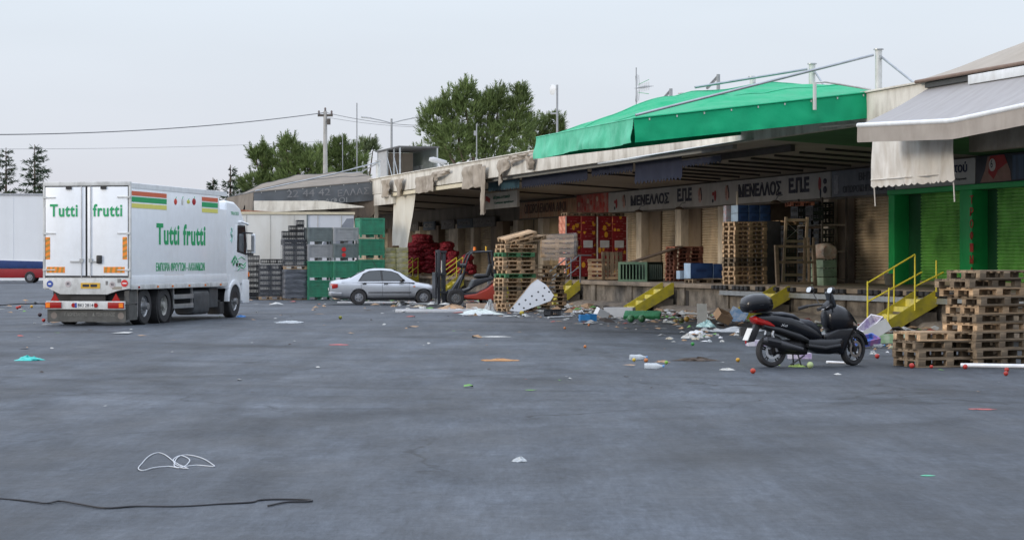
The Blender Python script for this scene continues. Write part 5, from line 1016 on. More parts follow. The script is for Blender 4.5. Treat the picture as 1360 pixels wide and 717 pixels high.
for (a,b_,y0,y1,lab) in ((318,372,281,284,'rusty corrugated sheet lying on the roof of the white cabin'),(345,406,284.5,286.5,'second rusty sheet sticking out over the cabin roof')):
    o=tag(MB().prism([(0,0),((b_-a)/F*YC,-.1),((b_-a)/F*YC,-.04),(0,.1)],0,2.5,'y').build('rusty_sheet',rsheet),lab,'metal sheet'); o.location=((a-CX)/F*YC,YC+.5,EYE+(HY-y1)*YC/F+.12)
o=tag(MB().prism([(0,-.35),(.0,.28),(3.6,.28),(5.6,.0),(5.7,-.05)],0,.2,'y').build('white_awning_panel',par_m),'white wedge-shaped awning panel under the grey canopy','awning'); o.location=W(337,274,104.5)
o=tag(MB().prism([(0,0),(5,.6),(5.2,-1.3),(0,-1.3)],0,.2,'y').build('cream_wall_panel',mat('cream_panel',(.6,.53,.4),.85,var=.08,dirt=((.05,.04,.035),.9,.5,(1,1,.6)))),'cream wall section with smoke stains above the white cabin','wall'); o.location=W(368,285,107.5)
_sp=[(435,266),(452,263),(470,261),(494,262),(499,270),(497,284),(488,292),(476,287),(462,296),(447,290),(439,281),(431,277)]
_a=W(435,290,107.3); o=tag(MB().prism([((W(px,py,107.3)-_a).x,(W(px,py,107.3)-_a).z) for px,py in _sp],0,.05,'y').build('burnt_wall_panel',mat('soot',(.075,.06,.05),.95,var=.6,scale=.7,dirt=((.30,.22,.15),.85,.5,(1,1,.4)))),'soot-blackened wall patch under the right end of the grey canopy','burnt panel'); o.location=_a
# ============================================================ onion sacks
def netm(name,c):
    m=mat(name,c,.6,var=.3,scale=5,rand=.3); t=NT(m); b=m.node_tree.nodes['Principled BSDF']; vo=t.n('TexVoronoi'); vo.inputs['Scale'].default_value=15; t.l(t.coord(),vo.inputs['Vector']); bn=t.n('Bump'); bn.inputs['Strength'].default_value=1; bn.inputs['Distance'].default_value=.05; bn.invert=True; t.l(vo.outputs['Distance'],bn.inputs['Height']); t.l(bn.outputs[0],b.inputs['Normal'])
    src=b.inputs['Base Color'].links[0].from_socket; t.l(t.mix(t.mapr(vo.outputs['Distance'],.0,.5,.0,.75),src,(.15,.006,.012)),b.inputs['Base Color']); return m
sm=[netm('red_net_sack',(.62,.03,.06)),netm('crimson_net_sack',(.5,.02,.05))]
_old=[mat('red_net_sack',(.42,.02,.03),.7,var=.35,scale=14,bump=(1,16),rand=.25),mat('crimson_net_sack',(.30,.012,.03),.7,var=.35,scale=14,bump=(1,16),rand=.25)]
def sack_me(i):
    mb=MB(); n=16; m=12; vs=[];fs=[]
    for a in range(m+1):
        for k in range(n):
            th=PI*a/m; ph=2*PI*k/n; p=2.6
            def se(c): return abs(c)**(2/p)*(1 if c>0 else -1)
            x=.42*se(math.cos(th)); y=.25*se(math.sin(th))*se(math.cos(ph)); z=.14*se(math.sin(th))*se(math.sin(ph))
            b=1+.3*noise.noise(Vector((x*7+i*3,y*7,z*7)))+.16*noise.noise(Vector((x*18+i,y*18,z*18))); vs.append((x*b,y*b,z*b))
    for a in range(m): fs+=[(a*n+k,(a+1)*n+k,(a+1)*n+(k+1)%n,a*n+(k+1)%n) for k in range(n)]
    return MB().add(vs,fs).mesh('onion_sack',sm[i%2],smooth=True,angle=3)
SK=[sack_me(i) for i in range(4)]
def pile(p0,p1,ytop,lab,v=.9,grp='red net onion sacks'):
    uL,uR=U(p0,v),U(p1,v); um=(uL+uR)/2; w=(p1-p0)/F*(CA*um)*1.15; h=ZH(ytop,um,v)-DZ-.05; n=int(h/.215); c=P(um,v+.0,DZ)+Vector((-.08,0,0)); nx=max(2,int(w/.68+.4))
    d=dup(PAL['n'],c+Vector((0,0,0)),R(0)); d['label']='pallet under '+lab; d['scale_note']=0; del d['scale_note']
    for k in range(n):
        m=nx if k<n-2 else max(1,nx-(k-(n-3)))
        for j in range(m):
            for q in range(2 if k==n-1 or k<0 else 1):
                x=(j-(m-1)/2)*(w-.25)/nx*1.05
                o=link('onion_sack',SK[rnd.randrange(4)],None,c+Vector((x+rnd.uniform(-.04,.04),-.3+q*.5+rnd.uniform(-.05,.05),.26+k*.215)),(R(rnd.uniform(-14,14)),R(rnd.uniform(-9,9)),R(rnd.uniform(-22,22))+(PI if rnd.random()<.5 else 0)))
                o.scale=(.95*(w/nx)/.84*1.25,1.15,1.15); tag(o,f'red net sack of onions, {"bottom" if k==0 else "top" if k==n-1 else ORD[k]} layer, {(["left","right"] if m==2 else ["left","middle","right"] if m==3 else ["only"])[j]}{" front" if q==0 and k==n-1 else " rear" if q else ""} one of {lab}','sack',grp)
        o=link('onion_sack',SK[rnd.randrange(4)],None,c+Vector((0,.25,.26+k*.215)),(0,0,R(3))); o.scale=(w/.9*(1 if k<n-2 else .6),1.4,1.2); tag(o,f'red net sack of onions at the back of {lab}, {"bottom" if k==0 else "top" if k==n-1 else ORD[k]} layer','sack',grp)
pile(545,583,313,'the tallest sack pile'); pile(583,609,321,'the middle sack pile'); pile(612,633,337,'the lowest right sack pile')
# ============================================================ goods on the dock
def obox(u,v,z,sx,sy,h,nm,m,lab,cat,rz=ROT,grp=None,bev=.01):
    o=MB().box(-sx/2,sx/2,-sy/2,sy/2,0,h).build(nm,m,bevel=bev); o.location=P(u,v,z); o.rotation_euler=(0,0,rz); return tag(o,lab,cat,grp)
# open green bin lying on its side with slatted end
olive_lit=mat('olive_bin_lit',(.09,.17,.10),.55,var=.15); olive_shade=mat('olive_bin_shaded',(.015,.035,.022),.6,var=.2)  # one bin in two tones: lit face and shaded sides painted in
t=thing('slatted_bin','olive green slatted plastic bin standing on the dock with a board behind it','bin',P(U(851,.95),.95,DZ),R(-33))
w,h=1.22,.72; f1=MB(); f2=MB(); s1=MB(); s2=MB()
f1.box(-w/2,-w/2+.1,-w/2,-w/2+.06,0,h).box(w/2-.1,w/2,-w/2,-w/2+.06,0,h).box(-w/2+.101,w/2-.101,-w/2,-w/2+.06,h-.09,h).box(-w/2+.101,w/2-.101,-w/2,-w/2+.06,0,.08)
f2.box(w/2-.06,w/2,-w/2+.061,-w/2+.15,0,h).box(w/2-.06,w/2,w/2-.1,w/2,0,h).box(w/2-.06,w/2,-w/2+.151,w/2-.101,h-.09,h).box(w/2-.06,w/2,-w/2+.151,w/2-.101,0,.08)
for k in range(7): y=-w/2+.2+k*.137; s1.box(y-.022,y+.022,-w/2+.02,-w/2+.045,.081,h-.091); s2.box(w/2-.045,w/2-.02,y-.022,y+.022,.081,h-.091)
f1.build('slatted_frame',olive_lit,t); s1.build('slats',olive_lit,t); f2.build('slatted_frame',olive_shade,t); s2.build('slats',olive_shade,t)
MB().box(-w/2,-w/2+.03,-w/2+.061,w/2,0,h).build('side_panel',olive_shade,t); MB().box(-w/2+.031,w/2-.061,w/2-.03,w/2,0,h).build('side_panel',olive_shade,t); MB().box(-w/2+.031,w/2-.061,-w/2+.061,w/2-.031,0,.03).build('bin_floor',olive_shade,t)
o=tag(MB().cbox((0,0,0),(2.2,.6,.05),(0,R(-17),0)).build('board',mat('dark_board',(.13,.09,.065),.8,var=.2,dirt=((.25,.18,.12),.5,3,(1,1,1)))),'dark board sloping up behind the olive green bin','board'); o.location=P(U(869,1.9),1.9,DZ+.98); o.rotation_euler=(0,0,ROT)
blue=mat('blue_carton',(.012,.045,.14),.6,var=.2,rand=.2,dirt=((.06,.12,.3),.4,3,(1,1,1))); lblue=mat('pale_blue_carton_end',(.35,.47,.6),.6,var=.15)
def bcar(u,v,z,lab,h=.5,sx=.8,sy=.6,grp='blue cartons on the dock'):
    me=MB().box(0,sx,0,sy,0,h).mesh('blue_carton',blue,bevel=.01); me.materials.append(lblue)
    for p in me.polygons:
        if p.normal.x<-.7: p.material_index=1
    o=link('blue_carton',me,None,P(u,v,z),(0,0,ROT)); MB().box(sx*.25,sx*.7,-.01,-.001,h*.45,h*.62).build('handle_print',mat('dark_blue_print',(.01,.03,.1),.6),o)
    return tag(o,lab,'carton',grp)
ub_=U(917,.5); bcar(ub_,.5,DZ+.16,'blue carton with a pale end in front of the reddish pallets',.52,.82); bcar(ub_,1.34,DZ+.16,'blue carton between the pale-ended one and the neat pallet stack',.5,.8)
o=obox(U(906,.6),.6,DZ+.14,.3,.35,.28,'small_carton',lblue,'small pale blue carton at the foot of the reddish pallets','carton')
for i in range(3):
    for k in range(2): bcar(U(980,1.7),1.7+i*.4,DZ+2.08+k*.28,f'blue carton above the neat pallet stack, {["left","middle","right"][i]}, {["lower","upper"][k]} row',.27,.39,.6,'blue cartons above the pallet stack')
for i,px in enumerate((987,1003,1019)): obox(U(px,2.3),2.3,DZ,.6,.85,2.07,'dark_carton_column',mat('dark_carton',(.04,.04,.045),.8,var=.3),f'tall dark carton column behind the neat pallet stack, {["left","middle","right"][i]}','carton')
o=obox(U(971.5,2.1),2.0,DZ+1.9,.3,.25,.75,'pale_carton',mat('pale_blue_white',(.42,.48,.55),.6,dirt=((.5,.1,.08),.8,6,(1,1,1))),'pale blue and white carton at the left edge of the blue cartons','carton')
o=tag(MB().box(-.03,.03,-.05,.05,0,2.2).build('post',pil_m,bevel=.01),'cream post standing beside the blue cartons','post'); o.location=P(U(979,1.75),1.75,DZ+.9)
# shelves in the open bay with dark crates
t=thing('storage_rack','dark storage rack filled with black crates inside the open bay','rack',P(U(1075,4.6),4.6,DZ),ROT)
rk=mat('rack_metal',(.10,.09,.08),.6,.3,var=.2); wl=1.9
for y in (-wl/2,wl/2): MB().box(0,.06,y-.03,y+.03,0,2.9).box(.9,.96,y-.03,y+.03,0,2.9).build('rack_upright',rk,t)
for z in (.1,1.05,1.95): MB().box(0,.96,-wl/2+.031,wl/2-.031,z,z+.05).build('rack_shelf',mat('shelf_edge',(.28,.25,.21),.6,var=.2),t)
for z in (.16,1.11,2.01):
    for k in range(3):
        for j in range(3): link('rack_crate',bc,t,(.25,-.62+j*.62,z+k*.25),(0,0,R(90)*0))
for k in range(8):
    o=link('plastic_crate',bc,None,P(U(1046,3.6),3.6,DZ+.0+k*.245),(0,0,ROT+R(90))); tag(o,f'black crate in the column left of the rack, {ORD[k] if k else "bottom"} layer','crate','black crates inside the bay')
for k in range(2):
    for j in range(2):
        o=link('plastic_crate',bc,None,P(U(1062+j*20,3.9),3.9,DZ+2.1+k*.245),(0,0,ROT+R(90))); tag(o,f'black crate high in front of the rack, {["left","right"][j]} column, {ORD[k] if k else "bottom"} layer','crate','black crates inside the bay')
# tall light trolley frame
t=thing('slatted_trolley','pale wooden trolley frame with cross wire leaning inside the open bay','trolley',P(U(1056,3.0),3.0,DZ),ROT)
lw_=mat('pale_timber',(.42,.32,.22),.8,var=.2); 
for y in (-.38,.38): MB().cbox((y,0,1.1),(.08,.07,2.2),(0,R(3),0)).build('trolley_post',lw_,t)
for z in (.3,.85,1.4,2.1): MB().cbox((z*.05-.05,0,z),(.7,.05,.09)).build('trolley_rail',lw_,t)
MB().tube([(-.33,0,1.45),(.38,0,2.05)],.01).tube([(.38,0,1.45),(-.33,0,2.05)],.01).build('cross_wire',chrome,t)
for i,(px,an) in enumerate(((1068,8),(1074,-6),(1080,4))):
    o=tag(MB().cbox((0,0,.75),(.06,.1,1.5),(R(an),0,0)).build('timber_post',woodd),f'loose timber leaning in the open bay, {["left","middle","right"][i]} of three','timber','loose timbers leaning in the bay'); o.location=P(U(px,2.4),2.4,DZ)
d=dup(PAL['n'],P(U(1046,3.6),3.6,DZ+1.97),ROT+R(30)); d['label']='pallet lying on top of the black crates in the bay'
d=dup(PAL['r'],P(U(1062,3.9),3.9,DZ+2.6),ROT+R(75)); d['label']='reddish pallet high on the crates inside the bay'
# stacked pale-green cartons at the bay's right
pgm=mat('pale_green_carton',(.22,.3,.2),.7,var=.25,rand=.15); crm=mat('cream_sack',(.4,.34,.27),.8,var=.2,dirt=((.3,.08,.05),.7,5,(1,1,1)))
for k in range(3): obox(U(1094,2.2),2.2,DZ+k*.27,.45,.9,.25,'green_carton',pgm,f'pale green flat carton at the right of the bay, {ORD[k] if k else "bottom"} of three','carton',grp='pale green cartons')
o=tag(MB().loft([(-.45,0,.42,.22),(-.2,0,.5,.26),(.2,0,.48,.26),(.45,0,.4,.2)],n=18,p=3).build('carton_with_print',crm,smooth=True),'cream printed sack lying on the pale green cartons','sack'); o.location=P(U(1094,2.2),2.2,DZ+.81); o.rotation_euler=(0,0,ROT+R(90))
# bucket by the green pillar
t=MB().lathe([(0,0),(.13,0),(.17,.34),(.18,.34),(.18,.36),(.165,.36),(.125,.02),(0,.02)]).build('bucket',mat('grimy_bucket',(.4,.37,.3),.6,var=.15),smooth=True); t.location=P(U(1181,4.6),4.6,DZ); tag(t,'small off-white bucket beside the green pillar','bucket')
# ============================================================ trees
def leafmat(name,c): return mat(name,c,.7,var=.3,scale=.6,isl=.45,spec=.3)
pine=leafmat('pine_needles',(.12,.165,.052)); pined=leafmat('dark_needles',(.035,.06,.03)); pinel=leafmat('pale_pine_needles',(.17,.21,.10)); bark=mat('bark',(.12,.09,.07),.95,var=.3,scale=8)
def tuft(mb,p,d,L_,n,w):
    d=d.normalized(); a=d.orthogonal().normalized(); b=d.cross(a)
    for k in range(n):
        an=rnd.uniform(0,2*PI); sp=rnd.uniform(.15,.9); e=(d+(a*math.cos(an)+b*math.sin(an))*sp).normalized(); s=e.cross(Vector((rnd.uniform(-1,1),rnd.uniform(-1,1),rnd.uniform(-1,1)))).normalized()*w; l=L_*rnd.uniform(.6,1.2); q=p+e*l*.1
        mb.add([q-s*.6,q+s*.6,p+e*l+s*.35,p+e*l-s*.35],[(0,1,2,3)])
def tree(nm,lab,lobes,Y,m,trunk_px,dens=34,tl=.55,grp=None,cat='tree',zbase=0):
    lobes=[(a,b+(7 if trunk_px<540 else 4),c*.95,d*.93) for a,b,c,d in lobes]
    k=Y/F; tx=(trunk_px-CX)*k; t=thing(nm,lab,cat,(tx,Y,zbase),0,grp); mb=MB(); br=MB(); zc=min(EYE+(HY-l[1])*k for l in lobes)
    top=max(EYE+(HY-l[1])*k for l in lobes)
    for (px,py,rx,ry) in lobes:
        c=Vector(((px-CX)*k-tx,0,EYE+(HY-py)*k-zbase)); a,b=rx*k,ry*k; dp=min(a,b*1.3)*.9; c.y=rnd.uniform(-.5,.5)*dp
        br.tube([(0,0,max(.5,zc*.45)),(c.x*.5,c.y*.5,(zc*.55+c.z*.45)*.8),tuple(c+Vector((0,0,-b*.2)))],[.13,.09,.04],6)
        n=int(dens*a*b*3.1)+24
        for i in range(n):
            ph=rnd.uniform(0,2*PI); ct=rnd.uniform(-.75,1); st_=math.sqrt(1-ct*ct); rr=rnd.uniform(.2,1.0)**.5
            d=Vector((st_*math.cos(ph),st_*math.sin(ph),ct)); nn=1+.42*noise.noise(d*2.2+Vector((px,py,0)))+.25*noise.noise(d*6+Vector((px,0,py)))
            if noise.noise(d*3.5+Vector((py,px,1)))<-.3: continue
            p=c+Vector((d.x*a,d.y*dp,d.z*b))*rr*nn; tuft(mb,p,d*.6+Vector((0,0,.75)),tl,14,.024*tl/.45)
        for i in range(max(6,int(a*9))):
            ph=rnd.uniform(0,2*PI); ct=rnd.uniform(.0,1); st_=math.sqrt(1-ct*ct); d=Vector((st_*math.cos(ph),st_*math.sin(ph),ct)); p=c+Vector((d.x*a,d.y*dp,d.z*b))*rnd.uniform(.8,1.02); g_=(d*.5+Vector((rnd.uniform(-.25,.25),0,1))).normalized(); l=rnd.uniform(.35,.9)
            for s in range(int(l/.16)+1): tuft(mb,p+g_*s*.16,g_+d*.3,tl*.75*(1-s*.16/l*.5),8,.035)
    mb.build('crown',m,t,fix=False); 
    MB().tube([(0,0,0),(.1,0,zc*.5),(0,.1,zc+ (top-zc)*.4)],[.28,.2,.08],10).build('trunk',bark,t,smooth=True); br.build('branches',bark,t,smooth=True)
tree('pine_tree','big round bushy pine tree behind the middle of the market roof',[(578,158,22,26),(598,140,18,18),(617,124,13,16),(622,150,26,26),(648,142,20,20),(662,134,16,20),(688,142,14,26),(692,126,8,14),(680,165,28,28),(650,180,42,26),(608,185,30,22),(585,178,18,14),(640,205,60,12)],128,pine,640,dens=38)
tree('pine_tree','low dark pine foliage at the lower left of the big pine',[(575,205,24,14),(556,212,16,12),(598,210,20,10)],134,pine,575,dens=30)
tree('pine_tree','smaller darker pine on the right side of the big pine',[(716,170,16,16),(735,160,11,10),(725,190,20,20),(742,175,9,14),(705,195,20,16)],136,pine,722,dens=34)
tree('pine_tree','pine with a pointed crown, leftmost behind the grey canopy',[(348,208,13,14),(360,222,22,16),(338,238,18,14),(360,240,20,12),(340,202,8,8),(372,210,14,14),(352,196,7,8)],150,pine,356,dens=30)
tree('pine_tree','bright green broad pine behind the grey canopy, left of the utility pole',[(386,196,14,18),(397,208,20,18),(380,186,8,8),(412,212,20,16),(400,228,34,14),(392,240,30,12),(424,232,18,12)],146,pine,396,dens=32)
tree('pine_tree','broad pine right of the utility pole behind the grey canopy',[(440,205,20,16),(428,200,14,14),(455,198,16,14),(470,210,18,14),(450,222,30,14),(470,232,20,12),(440,236,20,12),(452,186,7,8)],149,pine,446,dens=30)
tree('pine_tree','pale thin pine behind the roof cabin',[(486,188,13,9),(478,196,12,10),(495,192,7,8)],175,pinel,486,dens=20)
tree('pine_tree','low green shrubbery top between the roof cabin and the big pine',[(535,215,18,10),(520,222,14,8),(548,208,8,8)],140,pine,535,dens=28)
def conifer(lab,px,ytop,ybot,rpx,Y,m,nm='conifer_tree',dens=1,droop=.15):
    k=Y/F; z1=EYE+(HY-ytop)*k; z0=max(.5,EYE+(HY-ybot)*k); r=rpx*k; t=thing(nm,lab,'tree',((px-CX)*k,Y,0)); mb=MB(); br=MB(); H_=z1-z0; n=int(H_/.42)
    for i in range(n):
        f=i/n; z=z0+H_*f; rr=r*(1-f)**.8*rnd.uniform(.65,1.15)+.15
        for b in range(int(5*dens)+1):
            if rnd.random()<.12: continue
            an=rnd.uniform(0,2*PI); d=Vector((math.cos(an),math.sin(an),rnd.uniform(-droop,.25))); l=rr*rnd.uniform(.6,1.15); br.tube([(0,0,z),tuple(Vector((0,0,z))+d*l)],[.04,.015],4)
            for s in range(int(l/.28)+1):
                p=Vector((0,0,z))+d*(s*.28+.15); tuft(mb,p+Vector((0,0,rnd.uniform(-.1,.1))),d+Vector((rnd.uniform(-.8,.8),rnd.uniform(-.8,.8),rnd.uniform(-.5,.3))),.45,9,.05)
    mb.build('crown',m,t,fix=False); br.build('branches',bark,t); MB().tube([(0,0,0),(0,0,z1)],[.3,.03],8).build('trunk',bark,t,smooth=True)
conifer('dark conifer cut by the left edge of the picture',8,196,262,17,200,pined); conifer('tall dark spiky conifer above the white warehouse',46,192,262,26,195,pined,droop=.1)
conifer('slim spiky conifer behind the grey canopy edge',306,219,300,13,160,pined); conifer('small narrow cypress just above the lorry roof',283,237,300,6,165,pined,dens=2,droop=0)
tree('pine_tree','pale green treetop right of the slim conifer',[(322,245,8,6),(330,250,8,8)],165,pinel,325,dens=18)
tree('pine_tree','dark low hedge tree below the edge of the grey canopy',[(322,272,20,12),(305,276,12,10)],150,pined,318,dens=30)
# ============================================================ far left: warehouse and pickup
YW=178.
def wx(px,Y=YW): return (px-CX)/F*Y
wz=lambda py,Y=YW: EYE+(HY-py)*Y/F
t=thing('white_warehouse','long white panel-clad warehouse behind the lorry on the left','warehouse',(wx(-120),YW,0),R(1.5)); L_=wx(250)-wx(-120)
pw=mat('white_cladding',(.74,.76,.78),.55,var=.03,scale=.5,dirt=((.55,.55,.54),.35,.5,(1,1,.1)))
MB().box(0,L_,0,20,0,wz(258)).build('clad_wall',pw,t); MB().box(-.1,L_+.1,-.1,20,wz(259),wz(257)).build('eave_trim',mat('grey_trim',(.4,.41,.43),.6),t); MB().box(0,L_,-.12,-.01,wz(352),wz(347)).build('base_rail',mat('pale_rail',(.6,.62,.64),.5),t)
for k in range(int(L_/1.0)): MB().box(k*1.0,k*1.0+.04,-.02,-.002,wz(346),wz(260)).build('cladding_rib',pw,t) if k%3==0 else None
YP=160.
t=thing('pickup_truck','red flatbed pickup under a blue tarpaulin parked before the white warehouse','pickup',((28-CX)/F*YP,YP,0),R(2)); t.scale=(1,1,1.12)
pr=mat('red_vehicle_paint',(.28,.015,.02),.4,var=.08); 
MB().prism([(-3.4,.35),(2.1,.35),(2.1,1.0),(-3.4,1.0)],-.85,.85,'y').build('body',pr,t,bevel=.08); MB().prism([(-3.4,1.01),(1.9,1.01),(1.85,1.5),(-3.3,1.62)],-.88,.88,'y').build('tarpaulin_cover',mat('blue_tarpaulin',(.01,.035,.14),.5,var=.2),t,bevel=.06)
for x in (-2.6,.85):
    for s in (-1,1): w_=wheel('wheel',t,(x,s*.82,.40),.40,.2,mat('hubcap_silver',()),1,spokes=1,hub=.01,dish=.03); w_.rotation_euler=(0,0,R(90*s))
# ============================================================ poles, lamps, aerials
concp=mat('pole_concrete',(.36,.35,.33),.85,var=.1); thin=mat('aerial_metal',(.3,.31,.32),.5,.5)
t=thing('utility_pole','tall concrete utility pole with insulators carrying the overhead wires','utility pole',(wx(432,135),135,0)); zp=wz(148,135)
MB().cyl((0,0,0),(0,0,zp),.22,.12,n=12).build('pole',concp,t,smooth=True); MB().box(-.5,.5,-.08,.08,zp-.35,zp-.2).build('crossarm',mat('dark_crossarm',(.08,.07,.06),.8),t)
for x in (-.42,0,.42): MB().lathe([(0,0),(.08,.02),(.05,.1),(.08,.14),(.04,.25),(0,.26)],(x,0,zp-.2 if x else zp)).build('insulator',mat('insulator',(.12,.09,.08),.3),t,smooth=True)
MB().cyl((.25,-.2,zp-.9),(.25,-.2,zp-.5),.12).build('junction_can',mat('dark_crossarm',()),t)
def wire(lab,a,b,sag,r=.022):
    a,b=Vector(a),Vector(b); pts=[a.lerp(b,i/24)-Vector((0,0,sag*4*(i/24)*(1-i/24))) for i in range(25)]
    o=MB().tube([p-a for p in pts],r,6).build('overhead_wire',mat('cable_grey',(.12,.12,.13),.6),smooth=True); o.location=a; return tag(o,lab,'wire','overhead wires')
wire('thick overhead cable running from the left edge to the utility pole',(wx(-60,110),110,wz(179,110)),(wx(430,135),135,zp-.1),.4,.028)
wire('overhead cable from the utility pole towards the big pine',(wx(434,135),135,zp-.1),(wx(640,150),150,wz(163,150)),.5,.018)
wire('lower thin overhead cable from the utility pole to the right',(wx(434,135),135,zp-.4),(wx(620,150),150,wz(168,150)),.3,.012)
wire('faint thin wire low in the sky at the left',(wx(-60,150),150,wz(198,150)),(wx(500,190),190,wz(184,190)),.3,.012)
def lamp2(lab,px,ytop,Y,r=1.7):
    t=thing('street_lamp',lab,'street lamp',(wx(px,Y),Y,0)); z=wz(ytop,Y); MB().cyl((0,0,0),(0,0,z),.12,.07,n=10).build('pole',thin,t,smooth=True)
    for s in (-1,1): MB().tube([(0,0,z-.3),(s*r*.5,0,z-.1),(s*r,0,z+.05)],.035).build('arm',thin,t,smooth=True); MB().loft([(s*(r-.1),z,z+.12,.08),(s*(r+.6),z+.06,z+.2,.1)],n=10).build('lamp_head',mat('lamp_head_grey',(.45,.46,.47),.5),t,smooth=True)
lamp2('double-armed street lamp behind the roof cabin',520,158,140,1.5)
t=thing('street_lamp','single street lamp head leaning over the market roof in front of the big pine','street lamp',P(U(612,3),3,5.75)); 
b=W(575,212,CA*U(612,3)+SA*3)-t.location; MB().tube([(0,0,-.0),(-.2,0,.35),(-.9,0,.62),tuple(b+Vector((.3,0,.0)))],.04).build('arm',thin,t,smooth=True); mb=MB(Matrix.Translation(b)@Matrix.Rotation(R(14),4,'Y')); mb.loft([(-.2,-.12,.06,.1),(0,-.16,.14,.18),(.6,-.1,.12,.14),(.75,-.02,.1,.06)],n=14); mb.build('lamp_head',mat('lamp_head_grey',()),t,smooth=True)
def mast(lab,px,ytop,u=None,v=5,r=.03,name='roof_mast',ext=None,cat='mast'):
    uu=U(px,v); Y=CA*uu+SA*v; z=ZH(ytop,uu,v); t=thing(name,lab,cat,P(uu,v,5.75),ROT); MB().cyl((0,0,0),(0,0,z-5.75),r,n=8).build('pole',thin,t,smooth=True)
    if ext: ext(t,z-5.75)
    return t
mast('thin tall pole on the roof beside the roof cabin',474,137,v=6,r=.04); mast('short slim pole on the roof near the thin tall one',455,180,v=5,r=.03)
mast('slim roof mast with a small box in front of the big pine',633,165,v=4,ext=lambda t,h:MB().box(-.1,.02,.0,.2,h-.6,h-.35).build('box',thin,t))
def dish(t,h):
    MB().lathe([(0,.06),(.12,.05),(.24,0),(.25,.01),(.12,.065),(0,.08)],(-.1,.35,h-.2),(-1,-.3,0),18).build('dish',white,t,smooth=True); MB().tube([(0,0,h-.2),(-.05,.3,h-.2)],.02).build('bracket',thin,t); MB().tube([(0,0,h-1.3),(0,.9,h-1.25)],.035).build('side_arm',thin,t)
mast('roof mast with a small white dish left of the green canopy',740,113,v=3.5,r=.05,ext=dish,name='dish_mast',cat='antenna')
def yagi(t,h):
    MB().tube([(0,-.0,h-.9),(0,-1.6,h-.95)],.018).build('boom',thin,t)
    gp2=mat('green_aerial_tip',(.05,.3,.12),.6)
    for k in range(6): y=-.35-k*.24; MB().tube([(-.22,y,h-.92),(.22,y,h-.92)],.01,5).tube([(0,y,h-1.1),(0,y,h-.75)],.01,5).build('director',thin,t)
    for s in (-1,1): MB().tube([(0,.0,h-.9+s*.1),(0,.1,h-.9+s*.55)],.012).tube([(0,-.2,h-.9+s*.1),(0,-.1,h-.9+s*.6)],.012).tube([(0,-.4,h-.9+s*.1),(0,-.3,h-.9+s*.55)],.012).build('reflector_rods',thin,t)
    MB().tube([(0,-.3,h-.75),(0,-1.55,h-.65)],.012).tube([(0,-.3,h-1.1),(0,-1.55,h-1.25)],.012).build('boom_edge',gp2,t)
mast('television aerial with a comb of rods above the green canopy',845,90,v=5,r=.025,ext=yagi,name='television_aerial',cat='antenna')
for i,(px,yt,lab) in enumerate(((954,99,'dark stub post above the crest of the green canopy'),(891,118,'short bent bracket post left of the canopy crest'))):
    mast(lab,px,yt,v=VO+.5,r=.06,ext=lambda t,h:MB().tube([(0,0,h-.05),(0,.9,h-.35)],.05).build('stay_arm',thin,t,smooth=True),name='stay_post',cat='post')
# roof cabin with railings
uu=U(505,2.0); t=thing('roof_cabin','small corrugated metal cabin with open frame and railings on the roof','cabin',P(uu,2.0,5.75),ROT+R(0)); h=ZH(200,uu,2)-5.75
cor=mat('corrugated_sheet_grey',(.42,.43,.44),.5,.4,var=.1); crp=mat('cream_cabin_panel',(.62,.52,.42),.7,var=.06)
MB().box(0,2.2,.6,.65,0,h-.1).build('side_panel',crp,t)
mb=MB(); pts=[]
n=22
for k in range(n+1): pts.append((-.02+(.05 if k%2 else 0), .6-2.5*k/n))
mb.add([(p[0],p[1],0) for p in pts]+[(p[0],p[1],h-.1) for p in pts],[(k,k+1,n+2+k,n+1+k) for k in range(n)]).build('corrugated_panel',cor,t,fix=False)
MB().box(-.1,2.3,-5.2,.75,h-.08,h).build('cabin_roof',mat('cabin_roof_dark',(.1,.1,.1),.7),t)
for y in (.6,-1.9,-3.6,-5.1):
    for x in (0,2.2): MB().cbox((x,y,h/2-.04),(.08,.08,h-.09)).build('cabin_post',steel,t)
for z in (.7,): MB().tube([(0,-1.9,h*.8),(0,-3.6,.5),],.03).tube([(0,-3.6,h*.8),(0,-5.1,.4)],.03).build('stair_rail',steel,t)
MB().box(2.15,2.2,-5.1,.59,0,h-.1).build('mesh_back',mat('mesh_dark',(.16,.19,.19),.8,alpha=.75),t)
# ============================================================ things on the ground
paper=mat('white_paper_litter',(.42,.42,.40),.8,var=.1); card=mat('cardboard',(.34,.22,.13),.85,var=.15); film2=mat('litter_plastic',(.6,.64,.66),.25,alpha=.6,var=.1)
foam=mat('white_foam',(.62,.63,.65),.7,var=.04)
def crumple(px,py,sx,sz,m,nm,lab,cat,sy=None,z=0,seed=None,grp=None,spike=.5):
    g=G(px,py); k=g.y/F; w=sx*k; h=sz*k; d=(sy if sy else sx*.8)*k; sd=seed or px
    def f(a,b):
        an=a*2*PI; r=b; n=noise.noise(Vector((math.cos(an)*2+sd,math.sin(an)*2,b*2))); n2=noise.noise(Vector((math.cos(an)*5+sd,math.sin(an)*5,b*5)))
        rr=(1+spike*n); return (w/2*math.cos(an)*r*rr,d/2*math.sin(an)*r*rr,max(.003,h*(1-b**1.6)*(.75+.5*n+.6*n2*b)+.004))
    o=MB().grid(f,28,8).build(nm,m,smooth=False,fix=True); o.location=(g.x,g.y,z); return tag(o,lab,cat,grp)
crumple(37,478.5,36,7,mat('turquoise_bag',(.02,.42,.38),.4,var=.2,bump=(.5,8)),'plastic_bag','crumpled turquoise plastic bag on the asphalt at the left','plastic bag',sy=30)
crumple(690,613,19,7,film2,'plastic_bag','small crumpled clear plastic in the middle of the empty asphalt','plastic bag')
